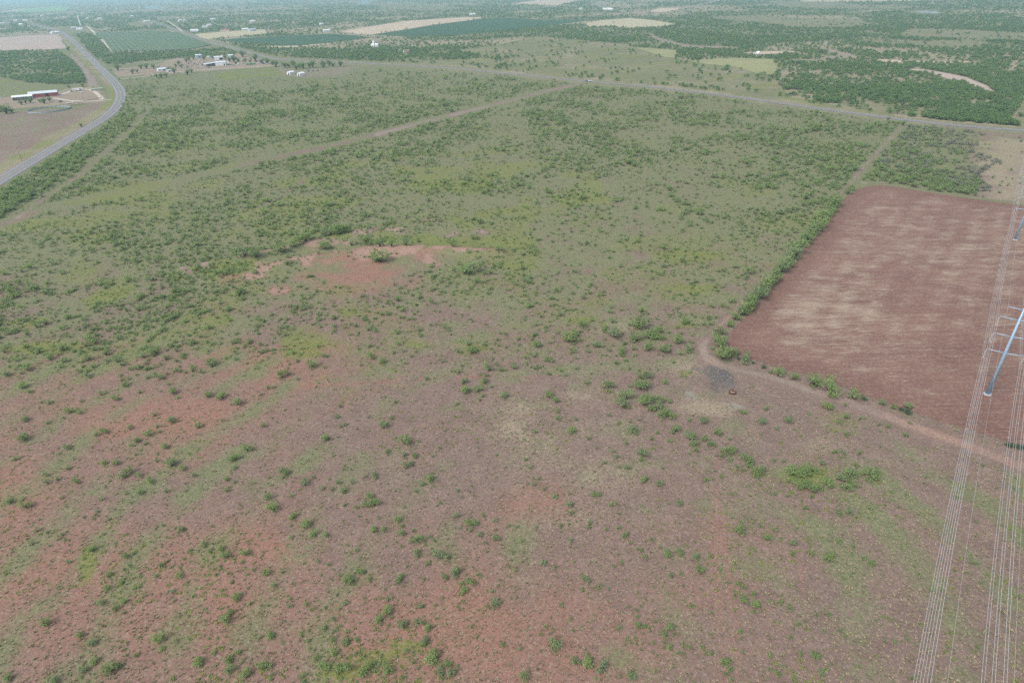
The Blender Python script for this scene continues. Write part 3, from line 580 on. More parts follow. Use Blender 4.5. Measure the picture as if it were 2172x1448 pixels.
def scatter(name, coll, x, y, z, sx, sz, label, cat):
    """one stuff object: real geometry instanced on ground points"""
    n = len(x); m_ = bpy.data.meshes.new(name); m_.vertices.add(n); m_.vertices.foreach_set('co', np.stack([x, y, z], -1).astype(np.float32).ravel())
    A = m_.attributes.new('sv', 'FLOAT_VECTOR', 'POINT'); A.data.foreach_set('vector', np.stack([sx*RNG.uniform(.85, 1.15, n), sx*RNG.uniform(.85, 1.15, n), sz], -1).astype(np.float32).ravel())
    A = m_.attributes.new('rot', 'FLOAT_VECTOR', 'POINT'); A.data.foreach_set('vector', np.stack([RNG.normal(0, .06, n), RNG.normal(0, .06, n), RNG.uniform(0, 6.28, n)], -1).astype(np.float32).ravel())
    A = m_.attributes.new('var', 'INT', 'POINT'); A.data.foreach_set('value', RNG.integers(0, coll[1], n).astype(np.int32))
    o = bpy.data.objects.new(name, m_); COL.objects.link(o)
    g = bpy.data.node_groups.new(name+'_nodes', 'GeometryNodeTree')
    g.interface.new_socket('Geometry', in_out='INPUT', socket_type='NodeSocketGeometry'); g.interface.new_socket('Geometry', in_out='OUTPUT', socket_type='NodeSocketGeometry')
    gi = g.nodes.new('NodeGroupInput'); go = g.nodes.new('NodeGroupOutput'); ip = g.nodes.new('GeometryNodeInstanceOnPoints')
    ci = g.nodes.new('GeometryNodeCollectionInfo'); ci.inputs[0].default_value = coll[0]; ci.inputs[1].default_value = True; ci.inputs[2].default_value = True
    ip.inputs['Pick Instance'].default_value = True
    def na(nm, ty):
        k = g.nodes.new('GeometryNodeInputNamedAttribute'); k.data_type = ty; k.inputs[0].default_value = nm; return k.outputs[0]
    er = g.nodes.new('FunctionNodeEulerToRotation'); L = g.links.new
    L(gi.outputs[0], ip.inputs['Points']); L(ci.outputs[0], ip.inputs['Instance']); L(na('var', 'INT'), ip.inputs['Instance Index']); L(na('rot', 'FLOAT_VECTOR'), er.inputs[0]); L(er.outputs[0], ip.inputs['Rotation']); L(na('sv', 'FLOAT_VECTOR'), ip.inputs['Scale'])
    L(ip.outputs[0], go.inputs[0])
    md = o.modifiers.new('scatter', 'NODES'); md.node_group = g
    return tag(o, label, cat, kind='stuff')

# --- single shrubs traced from the photograph: tile (origin x, y, zoom) and list of (x, y, width)
TILES = [
 (0, 1080, 3.935, '305,172,45 385,185,35 512,205,50 480,245,40 765,328,65 568,435,55 905,535,60 890,650,60 1010,595,55 1040,390,60 1110,362,45 1375,437,45 1335,460,50 1510,160,60 1580,340,50 1703,285,60 1750,340,55 1840,325,65 1870,382,80 2042,360,70 2020,435,45 1530,410,40 1490,555,60 1300,550,50 1438,680,45 1795,540,40 1900,530,40 2110,505,45 1970,730,80 2085,775,55 1880,905,100 1920,860,60 840,775,60 1030,765,60 965,822,60 1035,862,45 372,940,95 660,1045,65 768,1108,75 1313,1075,100 1130,1215,55 1355,1165,50 775,1262,75 695,1335,65 905,1325,110 970,1305,70 1640,1280,90 1655,1245,50 1775,1190,55 1975,1195,60 1900,1255,75 1910,1330,85 2045,1365,95 1435,1405,60 1370,1333,30 70,1400,75 440,1425,90 810,10,45 860,200,35 1350,130,45'),
 (540, 1080, 3.935, '325,55,70 425,118,95 497,200,65 590,210,55 300,228,45 90,525,75 230,525,45 155,620,60 290,745,40 290,800,50 435,785,55 465,830,45 640,910,50 755,780,55 710,822,35 785,580,105 875,510,70 905,518,50 950,575,55 1215,575,80 1200,80,65 1230,135,45 1222,190,65 990,165,65 1075,170,55 1360,240,95 1298,268,45 1340,367,75 1550,385,110 1465,225,35 1320,170,40 1435,450,50 1682,50,60 1800,105,95 1810,170,40 1905,50,45 2005,85,50 1880,210,60 2015,240,65 1920,270,40 1675,525,100 1585,560,65 1860,540,45 1795,605,75 1750,665,70 1725,620,50 1725,710,40 1980,678,45 2005,780,100 1940,805,45 1105,750,45 1097,845,90 1030,920,75 1227,950,90 1365,930,80 1380,810,55 1450,985,65 1115,965,40 125,1055,75 383,1042,60 443,1095,50 640,1095,60 755,1110,70 770,1015,55 858,1080,50 660,1190,70 835,1200,35 1055,1215,45 80,1305,100 575,1290,90 510,1240,60 735,1325,110 910,1340,100 1000,1335,45 1115,1325,95 1415,1090,70 1410,1135,60 1330,1275,55 1470,1235,125 1555,1345,90 1610,1285,70 1640,1350,80 2075,1125,55 130,1410,50 390,1400,60 395,1435,60 1225,1400,45 1695,1300,30'),
 (1080, 1080, 3.935, '670,105,60 655,150,40 810,165,45 910,148,50 960,212,65 1185,245,45 525,30,55 490,120,40 430,130,45 100,260,40 285,440,60 50,510,40 635,568,70 610,675,40 940,440,40 1130,390,45 1320,370,80 1420,360,70 1555,395,65 1685,392,50 1300,480,30 1345,545,55 1420,535,45 1815,605,35 1900,612,50 1955,645,45 1960,750,75 2060,790,85 2035,700,60 2095,135,50 1920,170,100 2050,330,45 1590,500,80 1685,858,40 1930,1015,55 1930,1080,30 1940,1190,40 1685,1195,45 1640,1195,35 1805,1275,80 1845,1330,60 1850,1415,45 1075,960,65 1335,980,75 1297,1050,60 1375,1040,35 1165,985,35 302,972,50 258,1038,50 388,1130,110 93,1162,40 540,1258,65 650,1280,100 760,1310,105 660,1210,45 1020,1390,75 128,1395,90 1415,1195,40 1455,1195,30'),
 (1620, 1080, 3.935, '35,240,75 90,160,55 240,275,65 242,365,60 390,365,60 530,390,105 835,405,60 893,450,65 625,260,55 742,310,55 625,30,65 720,15,70 1755,440,55 140,765,50 205,815,60 435,1220,85 310,1195,45 555,1280,40 475,1360,70 1015,1095,45 1090,1100,40 255,1410,60 115,1380,55 45,1335,40 50,1210,50 290,950,55 640,1010,40 675,1050,35 540,870,50 440,880,45'),
 (0, 720, 4.022, '725,35,70 530,65,85 325,90,70 45,55,60 420,150,65 545,170,65 135,170,60 70,175,45 220,238,80 55,290,70 510,225,60 840,75,60 900,110,70 735,155,75 905,175,55 995,170,65 1295,100,90 1410,150,65 1560,148,45 1240,195,50 1255,240,40 1110,245,55 660,268,55 745,255,60 740,300,70 795,220,60 180,390,75 245,435,55 1260,315,50 1360,315,75 1060,380,65 1030,340,45 1090,325,50 1435,375,40 860,455,60 975,500,65 1465,440,75 1190,440,55 1515,490,45 1770,465,75 1895,475,85 2025,525,95 1715,270,60 1630,225,50 1800,190,90 1920,150,45 1505,85,60 415,530,60 350,530,40 685,525,40 590,605,75 675,615,55 205,675,70 400,705,55 185,830,100 565,910,65 125,1010,60 880,780,70 820,800,60 1100,750,60 1262,800,65 1335,735,45 1320,630,60 1460,680,80 1360,785,45 1165,855,65 1240,880,45 1125,900,40 1690,730,65 1890,683,40 1395,910,65 880,1040,60 985,1045,65 1055,1135,100 580,1095,55 380,1150,60 495,1185,55 640,1210,65 1185,1150,60 1280,1195,70 1460,1045,95 1550,1100,65 1330,1025,50 1650,1155,55 2000,1005,90 2105,920,85 1990,1085,55 1930,1185,60 2000,1210,45 1930,1285,55 1195,1295,65 1415,1295,50 870,1350,55 210,1405,90 80,1375,65 180,1355,50 520,1345,45 1070,1310,45 400,1210,60'),
 (540, 720, 4.022, '490,210,90 585,135,60 540,50,45 50,110,45 30,30,60 235,295,95 365,330,45 105,410,45 155,405,40 50,465,40 985,140,80 1085,180,65 1850,85,95 1820,30,60 1600,180,45 1770,215,40 1285,195,40 1780,350,70 1955,350,65 1800,425,90 1910,420,75 1945,475,50 1920,510,40 2020,395,45 2120,475,75 2010,240,60 2095,255,50 2060,205,45 1720,540,45 1465,330,45 1195,525,50 730,565,50 690,655,50 1165,660,55 1095,720,90 725,740,45 770,725,40 600,835,75 1285,855,110 1130,945,60 1275,980,55 1360,985,65 1295,1060,80 1350,1050,50 1575,915,45 1400,860,40 675,985,40 755,1105,35 1015,1160,65 940,1165,40 830,1205,60 705,1215,50 750,1280,70 230,1110,70 265,1130,70 230,1170,50 420,1215,80 490,1170,45 105,1340,75 155,1425,105 310,1325,50 580,1260,55 1500,1185,75 1425,1225,60 1380,1290,40 1730,1285,50 980,1330,70 1020,1390,90 945,1400,75 765,1405,50 865,1420,60 1580,1390,40 75,730,55'),
 (1080, 720, 4.022, '240,40,80 140,150,50 335,170,75 235,225,60 35,230,65 335,280,55 445,260,45 480,300,40 570,240,45 575,150,40 675,90,55 755,45,70 855,80,55 970,100,75 975,25,60 1065,75,60 1075,130,45 1320,75,85 1540,75,70 1465,115,50 1185,60,80 995,170,50 910,190,60 1028,240,40 1145,295,95 1125,385,110 1030,395,45 845,385,80 845,435,55 335,465,80 395,510,65 665,370,55 1000,475,100 965,535,100 1155,515,115 1265,500,80 1280,565,75 1215,580,65 1370,630,80 1300,635,80 1025,575,45 1370,520,55 1330,355,60 410,665,60 400,605,45 565,675,40 525,770,80 670,840,55 850,635,55 1105,680,40 935,705,45 1050,760,90 1065,790,60 1425,755,80 1400,790,50 1262,790,45 1213,840,50 1362,855,45 995,880,45 1545,820,100 1570,885,70 1590,940,60 1530,965,35 1665,840,65 1720,890,65 1755,900,40 1535,680,50 1650,685,80 1780,785,80 1885,850,40 1850,940,80 1900,930,70 1815,990,55 1885,1020,55 2010,1000,70 2060,1040,90 2100,1130,80 2155,1115,70 1945,1080,40 220,780,55 740,920,45 880,950,45 910,990,55 940,1085,45 1005,1085,60 1140,965,90 1130,1020,50 810,1045,40 175,1090,50 135,1015,40 210,1220,50 300,1275,50 385,1330,55 515,1400,75 1280,1225,70 1160,1190,70 730,1315,70 885,1405,55 1445,1390,65 1680,1190,60 1735,1190,40 1810,1160,60 1755,1115,35 1980,605,60 2025,625,50 2150,690,85 1310,1090,40'),
 (1620, 780, 3.935, '540,320,90 683,305,45 205,430,80 100,500,50 625,450,45 805,420,40 1220,455,40 1185,560,50 685,550,60 590,690,60 660,690,60 810,710,55 480,795,60 765,810,50 350,850,80 410,835,80 310,885,70 205,940,60 265,930,50 305,980,80 360,965,70 420,1000,80 480,995,60 540,960,80 650,920,75 710,880,85 790,885,65 735,965,70 690,990,70 910,885,100 960,880,60 880,930,55 410,1070,55 20,335,50 230,860,90 165,775,45 85,770,40 90,1045,55 345,1160,60 700,410,60 970,470,45 1040,480,50'),
 (1060, 600, 4.344, '470,130,60 460,205,45 685,240,35 560,285,65 380,300,55 330,375,55 420,400,50 465,385,35 540,455,35 640,500,120 690,460,70 740,520,60 770,380,75 815,420,40 1035,345,65 1285,370,130 1195,375,55 965,415,70 1045,460,110 1265,500,100 1380,470,100 1470,430,75 1440,490,80 1500,505,60 1560,450,45 1670,460,40 1640,520,90 1765,475,40 1655,290,50 1925,310,60 1945,205,50 2055,200,60 1700,355,70 165,510,40 290,515,45 345,560,80 800,570,40 890,570,70 815,90,40 1145,545,55 1720,360,50'),
 (1400, 650, 5.793, '240,95,60 300,185,90 600,130,85 255,330,45 110,310,55'),
]
HEDGE = [(1400, 650, 5.793, '770,560,190 880,560,115 730,430,140 690,380,105 740,300,125 850,205,90 920,115,105 1010,45,120 1060,635,115 1360,800,50 1470,805,115 1650,855,80'), (1620, 780, 3.935, '255,72,62 425,105,112 570,160,132 748,222,82 995,292,50 1207,315,55 1085,322,45')]
DARKB = [(1400, 650, 5.793, '640,515,45 960,635,50 1145,690,45 1270,740,65'), (1620, 780, 3.935, '835,255,50 1205,365,66 1140,342,45 2050,640,50 2090,648,50 2130,655,55 2165,660,50')]
def parse(T):
    out = []
    for ox, oy, s, txt in T:
        for e in txt.split():
            a, b, c = (float(q) for q in e.split(',')); out.append((ox+a/s, oy+b/s, c/s))
    return out
def pxm(x, y): return FPX/float(np.dot(np.array([x, y, -H]), FWD))
def place_from_px(cx, cy, wpx, hf=.85):
    """crown centre + width in the photo -> base point and size in metres"""
    x, y = G(cx, cy); wm = wpx/pxm(x, y); h = wm*hf
    x, y = G(cx, cy, h*.45)                  # the traced point is the middle of the crown
    return x, y, wm, h
SHRUBS = []
for (cx, cy, wpx) in parse(TILES): SHRUBS.append((cx, cy, wpx, 0))
hd = [(1584, 650), (1590, 641), (1597, 634), (1605, 626), (1612, 618), (1620, 609), (1629, 600), (1638, 590), (1647, 580), (1655, 571), (1663, 562), (1671, 553), (1680, 543), (1688, 534), (1696, 525), (1704, 515), (1712, 505), (1719, 496), (1727, 487), (1735, 477), (1743, 468), (1751, 458), (1759, 449), (1766, 440), (1774, 430), (1778, 424)]
for i, (a, b) in enumerate(hd): SHRUBS.append((a-3+random.uniform(-3, 3), b+2+random.uniform(-2, 2), random.uniform(20, 29)*(1 if b > 500 else .9), 1))
for e in parse(HEDGE): SHRUBS.append((*e, 1))
for e in parse(DARKB): SHRUBS.append((*e, 2))
SHRUBS += [(1799, 404, 15, 1), (1806, 397, 13, 1), (806, 543, 36, 3), (795, 545, 22, 3), (720, 490, 30, 3), (700, 493, 26, 3), (690, 497, 22, 3), (735, 487, 24, 3), (648, 507, 28, 3), (622, 518, 26, 3), (688, 519, 26, 3), (998, 568, 34, 3), (985, 572, 22, 3), (595, 527, 26, 3), (540, 537, 30, 3), (520, 538, 26, 3), (1005, 500, 18, 3), (960, 521, 24, 3), (860, 518, 22, 3), (830, 521, 22, 3), (805, 518, 24, 3), (775, 508, 26, 3)]
# two traced tiles overlap: keep one of each pair
keep = []
for s in sorted(SHRUBS, key=lambda s: -s[2]):
    if all(abs(s[0]-k[0])+abs(s[1]-k[1])*1.3 > .42*min(s[2], k[2])+2 or s[3] != k[3] for k in keep): keep.append(s)
special = [s for s in keep if s[3] > 0]; plain = [s for s in keep if s[3] == 0]
NIND = 300-len([s for s in special if s[3] in (1, 3)])
single, rest = plain[:NIND], plain[NIND:]
def near(cx, cy, P): return inpoly(np.array([cx]), np.array([cy]), P)[0]
THICK = [(1180, 660), (1430, 660), (1480, 740), (1420, 880), (1280, 890), (1180, 740)]
CRES = [(1520, 930), (1700, 970), (1900, 980), (1880, 1040), (1700, 1050), (1520, 985)]
LOWR = [(1560, 1060), (2172, 1060), (2172, 1448), (1480, 1448), (1480, 1200)]
SPOTS = [([(1480, 880), (1580, 880), (1620, 1460), (1480, 1460)], 'beside the faint two-rut trail through the pasture'), ([(1000, 830), (1220, 830), (1220, 1050), (1000, 1050)], 'on the pale straw grass patch'),
         ([(0, 720), (420, 720), (420, 815), (0, 815)], 'at the fringe where the dense scrub thins out'), ([(200, 815), (420, 740), (720, 760), (680, 930), (200, 950)], 'beside the long bare red soil streak'),
         ([(620, 1350), (930, 1350), (930, 1460), (620, 1460)], 'in the dark green weedy patch'), ([(1080, 880), (1480, 880), (1480, 1080), (1080, 1080)], 'on open ground below the ashy clearing thicket'),
         ([(880, 700), (1200, 700), (1200, 870), (880, 870)], 'near the thin straight trail across the pasture'), ([(1580, 830), (2000, 830), (2000, 970), (1580, 930)], 'on weedy ground below the dirt track')]
def shrub_text(cx, cy, k, wm):
    if k == 1 and cy > 765: return ('%s green mesquite bush standing alone between dirt track and ploughed field edge' % ('broad' if wm > 4 else 'smaller'), 'bushes spaced along the near edge of the ploughed field')
    if k == 1 and cy > 690: return ('tall bushy mesquite clump at the hedge corner where the dirt track bends', 'hedge corner bushes')
    if k == 1: return ('bright green mesquite bush in the long hedge between dirt track and ploughed field', 'hedge bushes beside the ploughed field')
    if k == 2: return ('dark green low bush at the edge of the ploughed field', 'dark bushes at the ploughed field edge')
    if k == 3: return ('mesquite bush on the red earth bank of the stock tank', 'bushes on the stock tank bank')
    if near(cx, cy, THICK): return ('green mesquite bush in the thicket beside the ashy clearing', 'bushes of the thicket by the ashy clearing')
    if near(cx, cy, CRES): return ('green mesquite bush in the crescent of brush below the ashy clearing', 'bushes in the brush crescent')
    if near(cx, cy, LOWR): return ('green mesquite bush on mauve ground near the overhead wires', 'bushes near the overhead wires')
    sz = 'large' if wm > 2.4 else 'small'
    for P_, tx in SPOTS:
        if near(cx, cy, P_): return ('%s green mesquite bush %s' % (sz, tx), '%s bushes %s' % (sz, tx))
    if wm > 2.4: return ('large rounded green mesquite bush alone on red pasture soil', 'large bushes on the red pasture')
    return ('small green mesquite bush scattered on open red pasture soil', 'small bushes scattered on the red pasture')
for i, (cx, cy, wpx, k) in enumerate(single+special):
    x, y, wm, h = place_from_px(cx, cy, wpx*(1.18 if k == 1 else 1.15 if k == 0 and (near(cx, cy, THICK) or near(cx, cy, CRES)) else 1), .8 if k != 1 else .95)
    lb, gr = shrub_text(cx, cy, k, wm)
    pc, ps = (SHD if k == 2 else SHR)[i % (2 if k == 2 else 7)]
    o = thing('juniper_bush' if k == 2 else 'mesquite_bush', lb, 'bush', (x, y, hz(x, y)), random.uniform(0, 6.28), gr)
    o.scale = (wm*1.32*random.uniform(.92, 1.1), wm*1.32*random.uniform(.92, 1.1), h*1.3)
    for nm, ms in (('crown', pc), ('stem', ps)):
        c = bpy.data.objects.new(nm, ms); COL.objects.link(c); c.parent = o
# --- the many other shrubs, woods, weeds and tufts
X, Y, SX, SZ = [], [], [], []
for cx, cy, wpx, k in rest:
    x, y, wm, h = place_from_px(cx, cy, wpx, .8); X.append(x); Y.append(y); SX.append(wm*1.3); SZ.append(h*1.2)
def sample(n, x0, x1, y0, y1): return RNG.uniform(x0, x1, n), RNG.uniform(y0, y1, n)
def roadfree(a, b, k=1.0):
    m = dline(a, b, R1) > np.clip(13*b/250, 4, 26)*k
    m &= dline(a, b, R2) > np.clip(6*b/180, 3, 8)*k
    return m
a, b = sample(190000, -220, 2400, 150, 800)
dens = grid(a, b, [0, 360, 720, 1080, 1440, 1800], [150, 200, 250, 330, 420, 520, 620, 720, 760], [[3, 4, 8, 34, 40, 32], [9, 26, 40, 44, 40, 30], [22, 38, 36, 32, 27, 26], [34, 27, 20, 16, 12, 21], [13, 11, 8, 8, 7, 14], [10, 8, 5, 4, 2.5, 2.6], [8, 5.5, 2.4, 1.6, 1.2, 1.0], [4, 2.6, 1.2, .9, .7, .4], [.9, .6, .5, .4, .3, .2]])
wxa, wya = GN_(a, b); cl = fbm(wxa, wya, 38, 70, 3); cl2 = fbm(wxa, wya, 110, 72, 2)
dens = dens*np.clip(.15+2.6*sst(.3, .72, cl), 0, 3)*(.5+cl2)
pas = ~inpoly(a, b, UPOLY) & ~inpoly(a, b, FIELD) & ~inpoly(a, b, TRI) & ~inpoly(a, b, LB) & ~inpoly(a, b, JUNK) & ~inpoly(a, b, S6)
r1y = np.interp(b, [p[1] for p in R1[::-1]], [p[0] for p in R1[::-1]])
pas &= (a > r1y) | (b > 390); pas &= roadfree(a, b)
pas &= dline(a, b, T2) > np.clip(9*b/330, 5, 16); pas &= dline(a, b, T3) > 6; pas &= dline(a, b, T1) > np.clip(9*b/450, 5, 16)
t1x = np.interp(b, [p[1] for p in T1[:15]], [p[0] for p in T1[:15]]); pas &= (a < t1x) | (b > 740)
pas &= ~inpoly(a, b, [(560, 140), (760, 138), (760, 150), (700, 165), (600, 165), (380, 175), (380, 150)])
pas &= ~inpoly(a, b, [(640, 560), (900, 540), (880, 580), (700, 610)])
dens = np.where(inpoly(a, b, [(330, 165), (760, 145), (760, 175), (500, 190)]), dens*.35, dens)
pas &= RNG.uniform(0, 1, len(a)) < dens*(2620*650/1000)/190000
a, b = a[pas], b[pas]; x, y = GN_(a, b); s = RNG.gamma(5, .58, len(a))*np.interp(b, [150, 330, 520, 760], [1.35, 1.05, .8, .7])
X += list(x); Y += list(y); SX += list(s); SZ += list(s*RNG.uniform(.6, .9, len(s)))
# brush strip between highway and track, brush beyond the dirt track
def fill(poly, dn, smin, smax, hf=.9, clump=40, thr=(.25, .6)):
    p = np.array(poly); x0, y0 = p.min(0); x1, y1 = p.max(0); n = int((x1-x0)*(y1-y0)/1000*dn*2)
    a, b = sample(n, x0, x1, y0, y1); m = inpoly(a, b, poly) & roadfree(a, b); xx, yy = GN_(a, b)
    m &= RNG.uniform(0, 1, n) < .5*(.1+1.5*sst(thr[0], thr[1], fbm(xx, yy, clump, 77, 3)))
    s = RNG.uniform(smin, smax, m.sum()); return xx[m], yy[m], s, s*hf*RNG.uniform(.75, 1.1, m.sum())
x, y, s, h = fill(S6, 34, 3.2, 6.2, .8, 40, (.1, .4)); X += list(x); Y += list(y); SX += list(s); SZ += list(h)
x, y, s, h = fill([(1826, 384), (1868, 330), (1925, 266), (2010, 272), (1990, 300), (2050, 330), (2030, 360), (2085, 385), (2072, 415), (1890, 390)], 20, 2.4, 5, .85, 30, (.3, .62)); X += list(x); Y += list(y); SX += list(s); SZ += list(h)
x, y, s, h = fill(TRI, 1.6, 2, 4, .8); X += list(x); Y += list(y); SX += list(s); SZ += list(h)
x, y, s, h = fill([(1840, 372), (1870, 355), (2000, 385), (2075, 405), (2070, 416), (1960, 403), (1890, 389)], 14, 3.5, 6, .85); X += list(x); Y += list(y); SX += list(s); SZ += list(h)
X, Y, SX, SZ = (np.array(q) for q in (X, Y, SX, SZ)); ZZ = np.where(np.hypot(X, Y) < 700, heights(X, Y), 0)
scatter('mesquite_scrub', C_SHR, X, Y, ZZ, SX, SZ, 'green mesquite scrub spread over the whole brushy pasture', 'scrub')
x, y, s, h = fill([(1850, 345), (1925, 268), (2040, 276), (2120, 290), (2060, 318), (2125, 345), (2075, 372), (2110, 405), (2040, 410), (1960, 385)], 20, 2.2, 4.5, .7, 30, (.38, .62)); scatter('leafless_brush', C_GRY, x, y, np.zeros_like(x), s, h, 'grey leafless brush behind the ploughed field', 'brush')
# fine low cover between the bushes of the upper pasture
a, b = sample(70000, -150, 2000, 160, 800)
dens = grid(a, b, [0, 360, 720, 1080, 1440, 1800], [160, 250, 330, 420, 520, 620, 720, 790], [[10, 20, 30, 34, 34, 30], [30, 34, 32, 30, 26, 28], [30, 28, 26, 24, 18, 22], [22, 20, 18, 16, 12, 18], [18, 16, 9, 9, 6, 6], [14, 11, 6, 4, 3, 3], [8, 6, 3, 2, 2, 1], [2, 2, 1, 1, .5, .5]])
wxa, wya = GN_(a, b); dens = dens*(.25+1.5*sst(.35, .62, fbm(wxa, wya, 30, 74, 3)))
m = ~inpoly(a, b, UPOLY) & ~inpoly(a, b, FIELD) & ~inpoly(a, b, TRI) & ~inpoly(a, b, LB) & ~inpoly(a, b, JUNK) & roadfree(a, b) & (dline(a, b, T2) > np.clip(6*b/330, 4, 10)) & (dline(a, b, T3) > 4) & (dline(a, b, T1) > np.clip(9*b/450, 5, 16))
r1y = np.interp(b, [p[1] for p in R1[::-1]], [p[0] for p in R1[::-1]]); t1x = np.interp(b, [p[1] for p in T1[:15]], [p[0] for p in T1[:15]]); m &= ((a > r1y) | (b > 390)) & ((a < t1x) | (b > 740)) & ~inpoly(a, b, [(640, 530), (920, 515), (900, 580), (700, 610)])
m &= RNG.uniform(0, 1, len(a)) < dens*(2150*640/1000)/70000
x, y = GN_(a[m], b[m]); s = RNG.gamma(5, .26, len(x))+.3; scatter('low_scrub', C_SHR, x, y, np.where(np.hypot(x, y) < 700, heights(x, y), 0), s, s*RNG.uniform(.45, .8, len(x)), 'fine low green cover between the bushes of the brushy pasture', 'scrub')
# woods beyond the highway, with clearings round the far houses
TOWN = [(116.7, 71.5, 22, 0, 'long white roadside building beside the pinkish field'), (170, 63.5, 17, 0, 'white building at the foot of the tall white standpipe'), (156, 61.3, 12, 0, 'white roadside house next to the standpipe lot'), (145, 61.2, 10, 1, 'tan roadside house before the town trees'),
        (5, 51.5, 14, 0, None), (16, 50.5, 16, 2, None), (33, 45.5, 12, 0, None), (54, 45, 18, 0, None), (70, 46.5, 14, 1, None), (45, 53.5, 12, 0, None), (62, 58, 10, 1, None), (186, 40.5, 9, 0, None), (212, 41.5, 16, 0, None), (205, 43.5, 9, 2, None), (216, 50, 10, 1, None), (176, 29.5, 14, 0, None), (151, 30.5, 20, 1, None), (138, 36.8, 9, 2, None), (30, 33, 14, 2, None), (90, 35, 14, 0, None),
        (452, 42.5, 18, 0, None), (444, 55.5, 12, 0, None), (435, 59.5, 13, 0, None), (414, 67, 22, 0, 'long white building at the corner of the straw lot'), (480, 55, 12, 1, None), (536, 47.5, 16, 0, None), (589, 45.5, 10, 1, None), (623, 49.5, 9, 1, None), (682, 53.5, 13, 0, None), (535, 66, 17, 3, 'pale blue metal building on the straw coloured lot'), (520, 64.8, 16, 0, 'low white building behind the straw coloured lot'), (479, 66.5, 24, 4, 'long red roofed building behind the straw coloured lot'), (693, 67.5, 16, 0, None), (382, 45.5, 12, 0, None), (392, 45.5, 10, 0, None), (311, 47.5, 18, 0, None), (341, 41.5, 26, 1, None), (353, 43.5, 12, 1, None),
        (320, 57, 12, 1, None), (280, 36, 12, 0, None), (792, 99.5, 5.5, 0, 'white house in the trees by the curving lane'), (800, 99.5, 5, 0, 'smaller white house in the trees by the curving lane'), (796, 91, 9, 2, None), (1002, 32.5, 18, 0, None), (1232, 20.5, 12, 0, None), (1287, 20.5, 30, 0, 'long white building on a pale far lot'), (1296, 21.5, 16, 0, 'short white building on a pale far lot'), (862, 113, 9, 1, None), (1607, 118, 3.5, 0, 'tiny white shed at the yellow green hay field')]
X, Y, SX, SZ = [], [], [], []
a, b = sample(260000, -260, 2430, -70, 292)
hor = np.interp(a, [0, 2172], [-8, -66]); ok = b > hor+11
inU = inpoly(a, b, UPOLY); inW = inpoly(a, b, W1) | inpoly(a, b, W2)
dn = np.where(inU, 75., 0.); dn = np.where(inW, 85., dn)
xx, yy = GN_(a, b); gap = fbm(xx, yy, 70, 80, 4); gap2 = fbm(xx, yy, 320, 81, 3)
dn = dn*(.3+1.3*sst(.3, .5, gap))*np.where(b > 105, .85+.5*sst(.37, .5, gap2), .45+1.0*sst(.37, .5, gap2))*np.interp(b, [0, 60, 150], [1.0, 1.3, 1.0])
for P, d_ in OPENS:
    m = inpoly(a, b, P); dn = np.where(m, d_*(.1+2.6*sst(.42, .7, fbm(xx, yy, 60, 83, 3))), dn)
for k_, P in FIELDS: dn = np.where(inpoly(a, b, P), (.6 if k_ == 'straw' else 0), dn)
VINE = [(201, 71), (280, 68), (359, 65.5), (400, 78), (452, 96), (400, 106), (330, 109), (241, 110)]
dn = np.where(inpoly(a, b, VINE), 0, dn)
for cx_, cy_, rx_, ry_ in [(331, 18, 26, 6), (771, 7, 18, 6), (1966, 28, 38, 5)]+[(h_[0], h_[1]+1.2, 4.5+.35*h_[2]*.5, 3.0) for h_ in TOWN]: dn = np.where(((a-cx_)/rx_)**2+((b-cy_)/ry_)**2 < 1, 0, dn)
for L, wd in (([(1378, 74), (1397, 84), (1424, 91), (1447, 97), (1489, 101), (1528, 101), (1562, 104)], 3.5), ([(1680, 129), (1733, 131), (1754, 124), (1804, 118), (1765, 111), (1743, 104)], 3.2), ([(1255, 30), (1400, 28), (1470, 15), (1530, 0)], 1.6), ([(183, 55.5), (197, 67), (216, 84), (240, 110)], 4.5), ([(355, 45), (375, 58), (392, 72)], 2.5)):
    dn = np.where(dline(a, b, L) < wd, 0, dn)
ok &= roadfree(a, b, 1.0) & (RNG.uniform(0, 1, len(a)) < dn*(2690*362/1000)/260000)
a, b = a[ok], b[ok]; x, y = GN_(a, b); pm_ = np.array([pxm(p, q) for p, q in zip(x, y)])
s = np.maximum(RNG.uniform(4.5, 7.5, len(a)), RNG.uniform(3.6, 5.5, len(a))/pm_)
hh = np.minimum(s*RNG.uniform(.7, 1.0, len(a)), 6+RNG.uniform(0, 4, len(a))); X += list(x); Y += list(y); SX += list(s); SZ += list(hh)
scatter('far_woodland', C_TRE, np.array(X), np.array(Y), np.zeros(len(X)), np.array(SX), np.array(SZ), 'green woodland and tree belts beyond the highway out to the horizon', 'woodland')
# low weeds and dry tufts on the near pasture
def on_ground(n, x0, x1, y0, y1):
    a, b = sample(n, x0, x1, y0, y1); x, y = GN_(a, b); m = ~inpoly(a, b, FIELD) & (dline(a, b, T1) > np.clip(10*b/500, 4, 24)); return a[m], b[m], x[m], y[m]
from_attr = {}
def near_mask(arr, x, y):
    r = np.hypot(x, y); th = np.arctan2(x, y); i = np.clip(np.searchsorted(rad, r), 1, NR-1); j = np.clip(((th-R(-64))/R(128)*599).round().astype(int), 0, 599)
    return arr.reshape(NR, NA)[i, j]
a, b, x, y = on_ground(46000, -100, 2270, 430, 1500)
m = RNG.uniform(0, 1, len(x)) < np.clip(near_mask(wed, x, y)*1.5-.03, 0, 1)*np.interp(b, [430, 700, 1448], [1, .8, .55])*(1-np.clip(near_mask(bar, x, y), 0, 1))
m &= fbm(x, y, 9, 88, 2) > .36
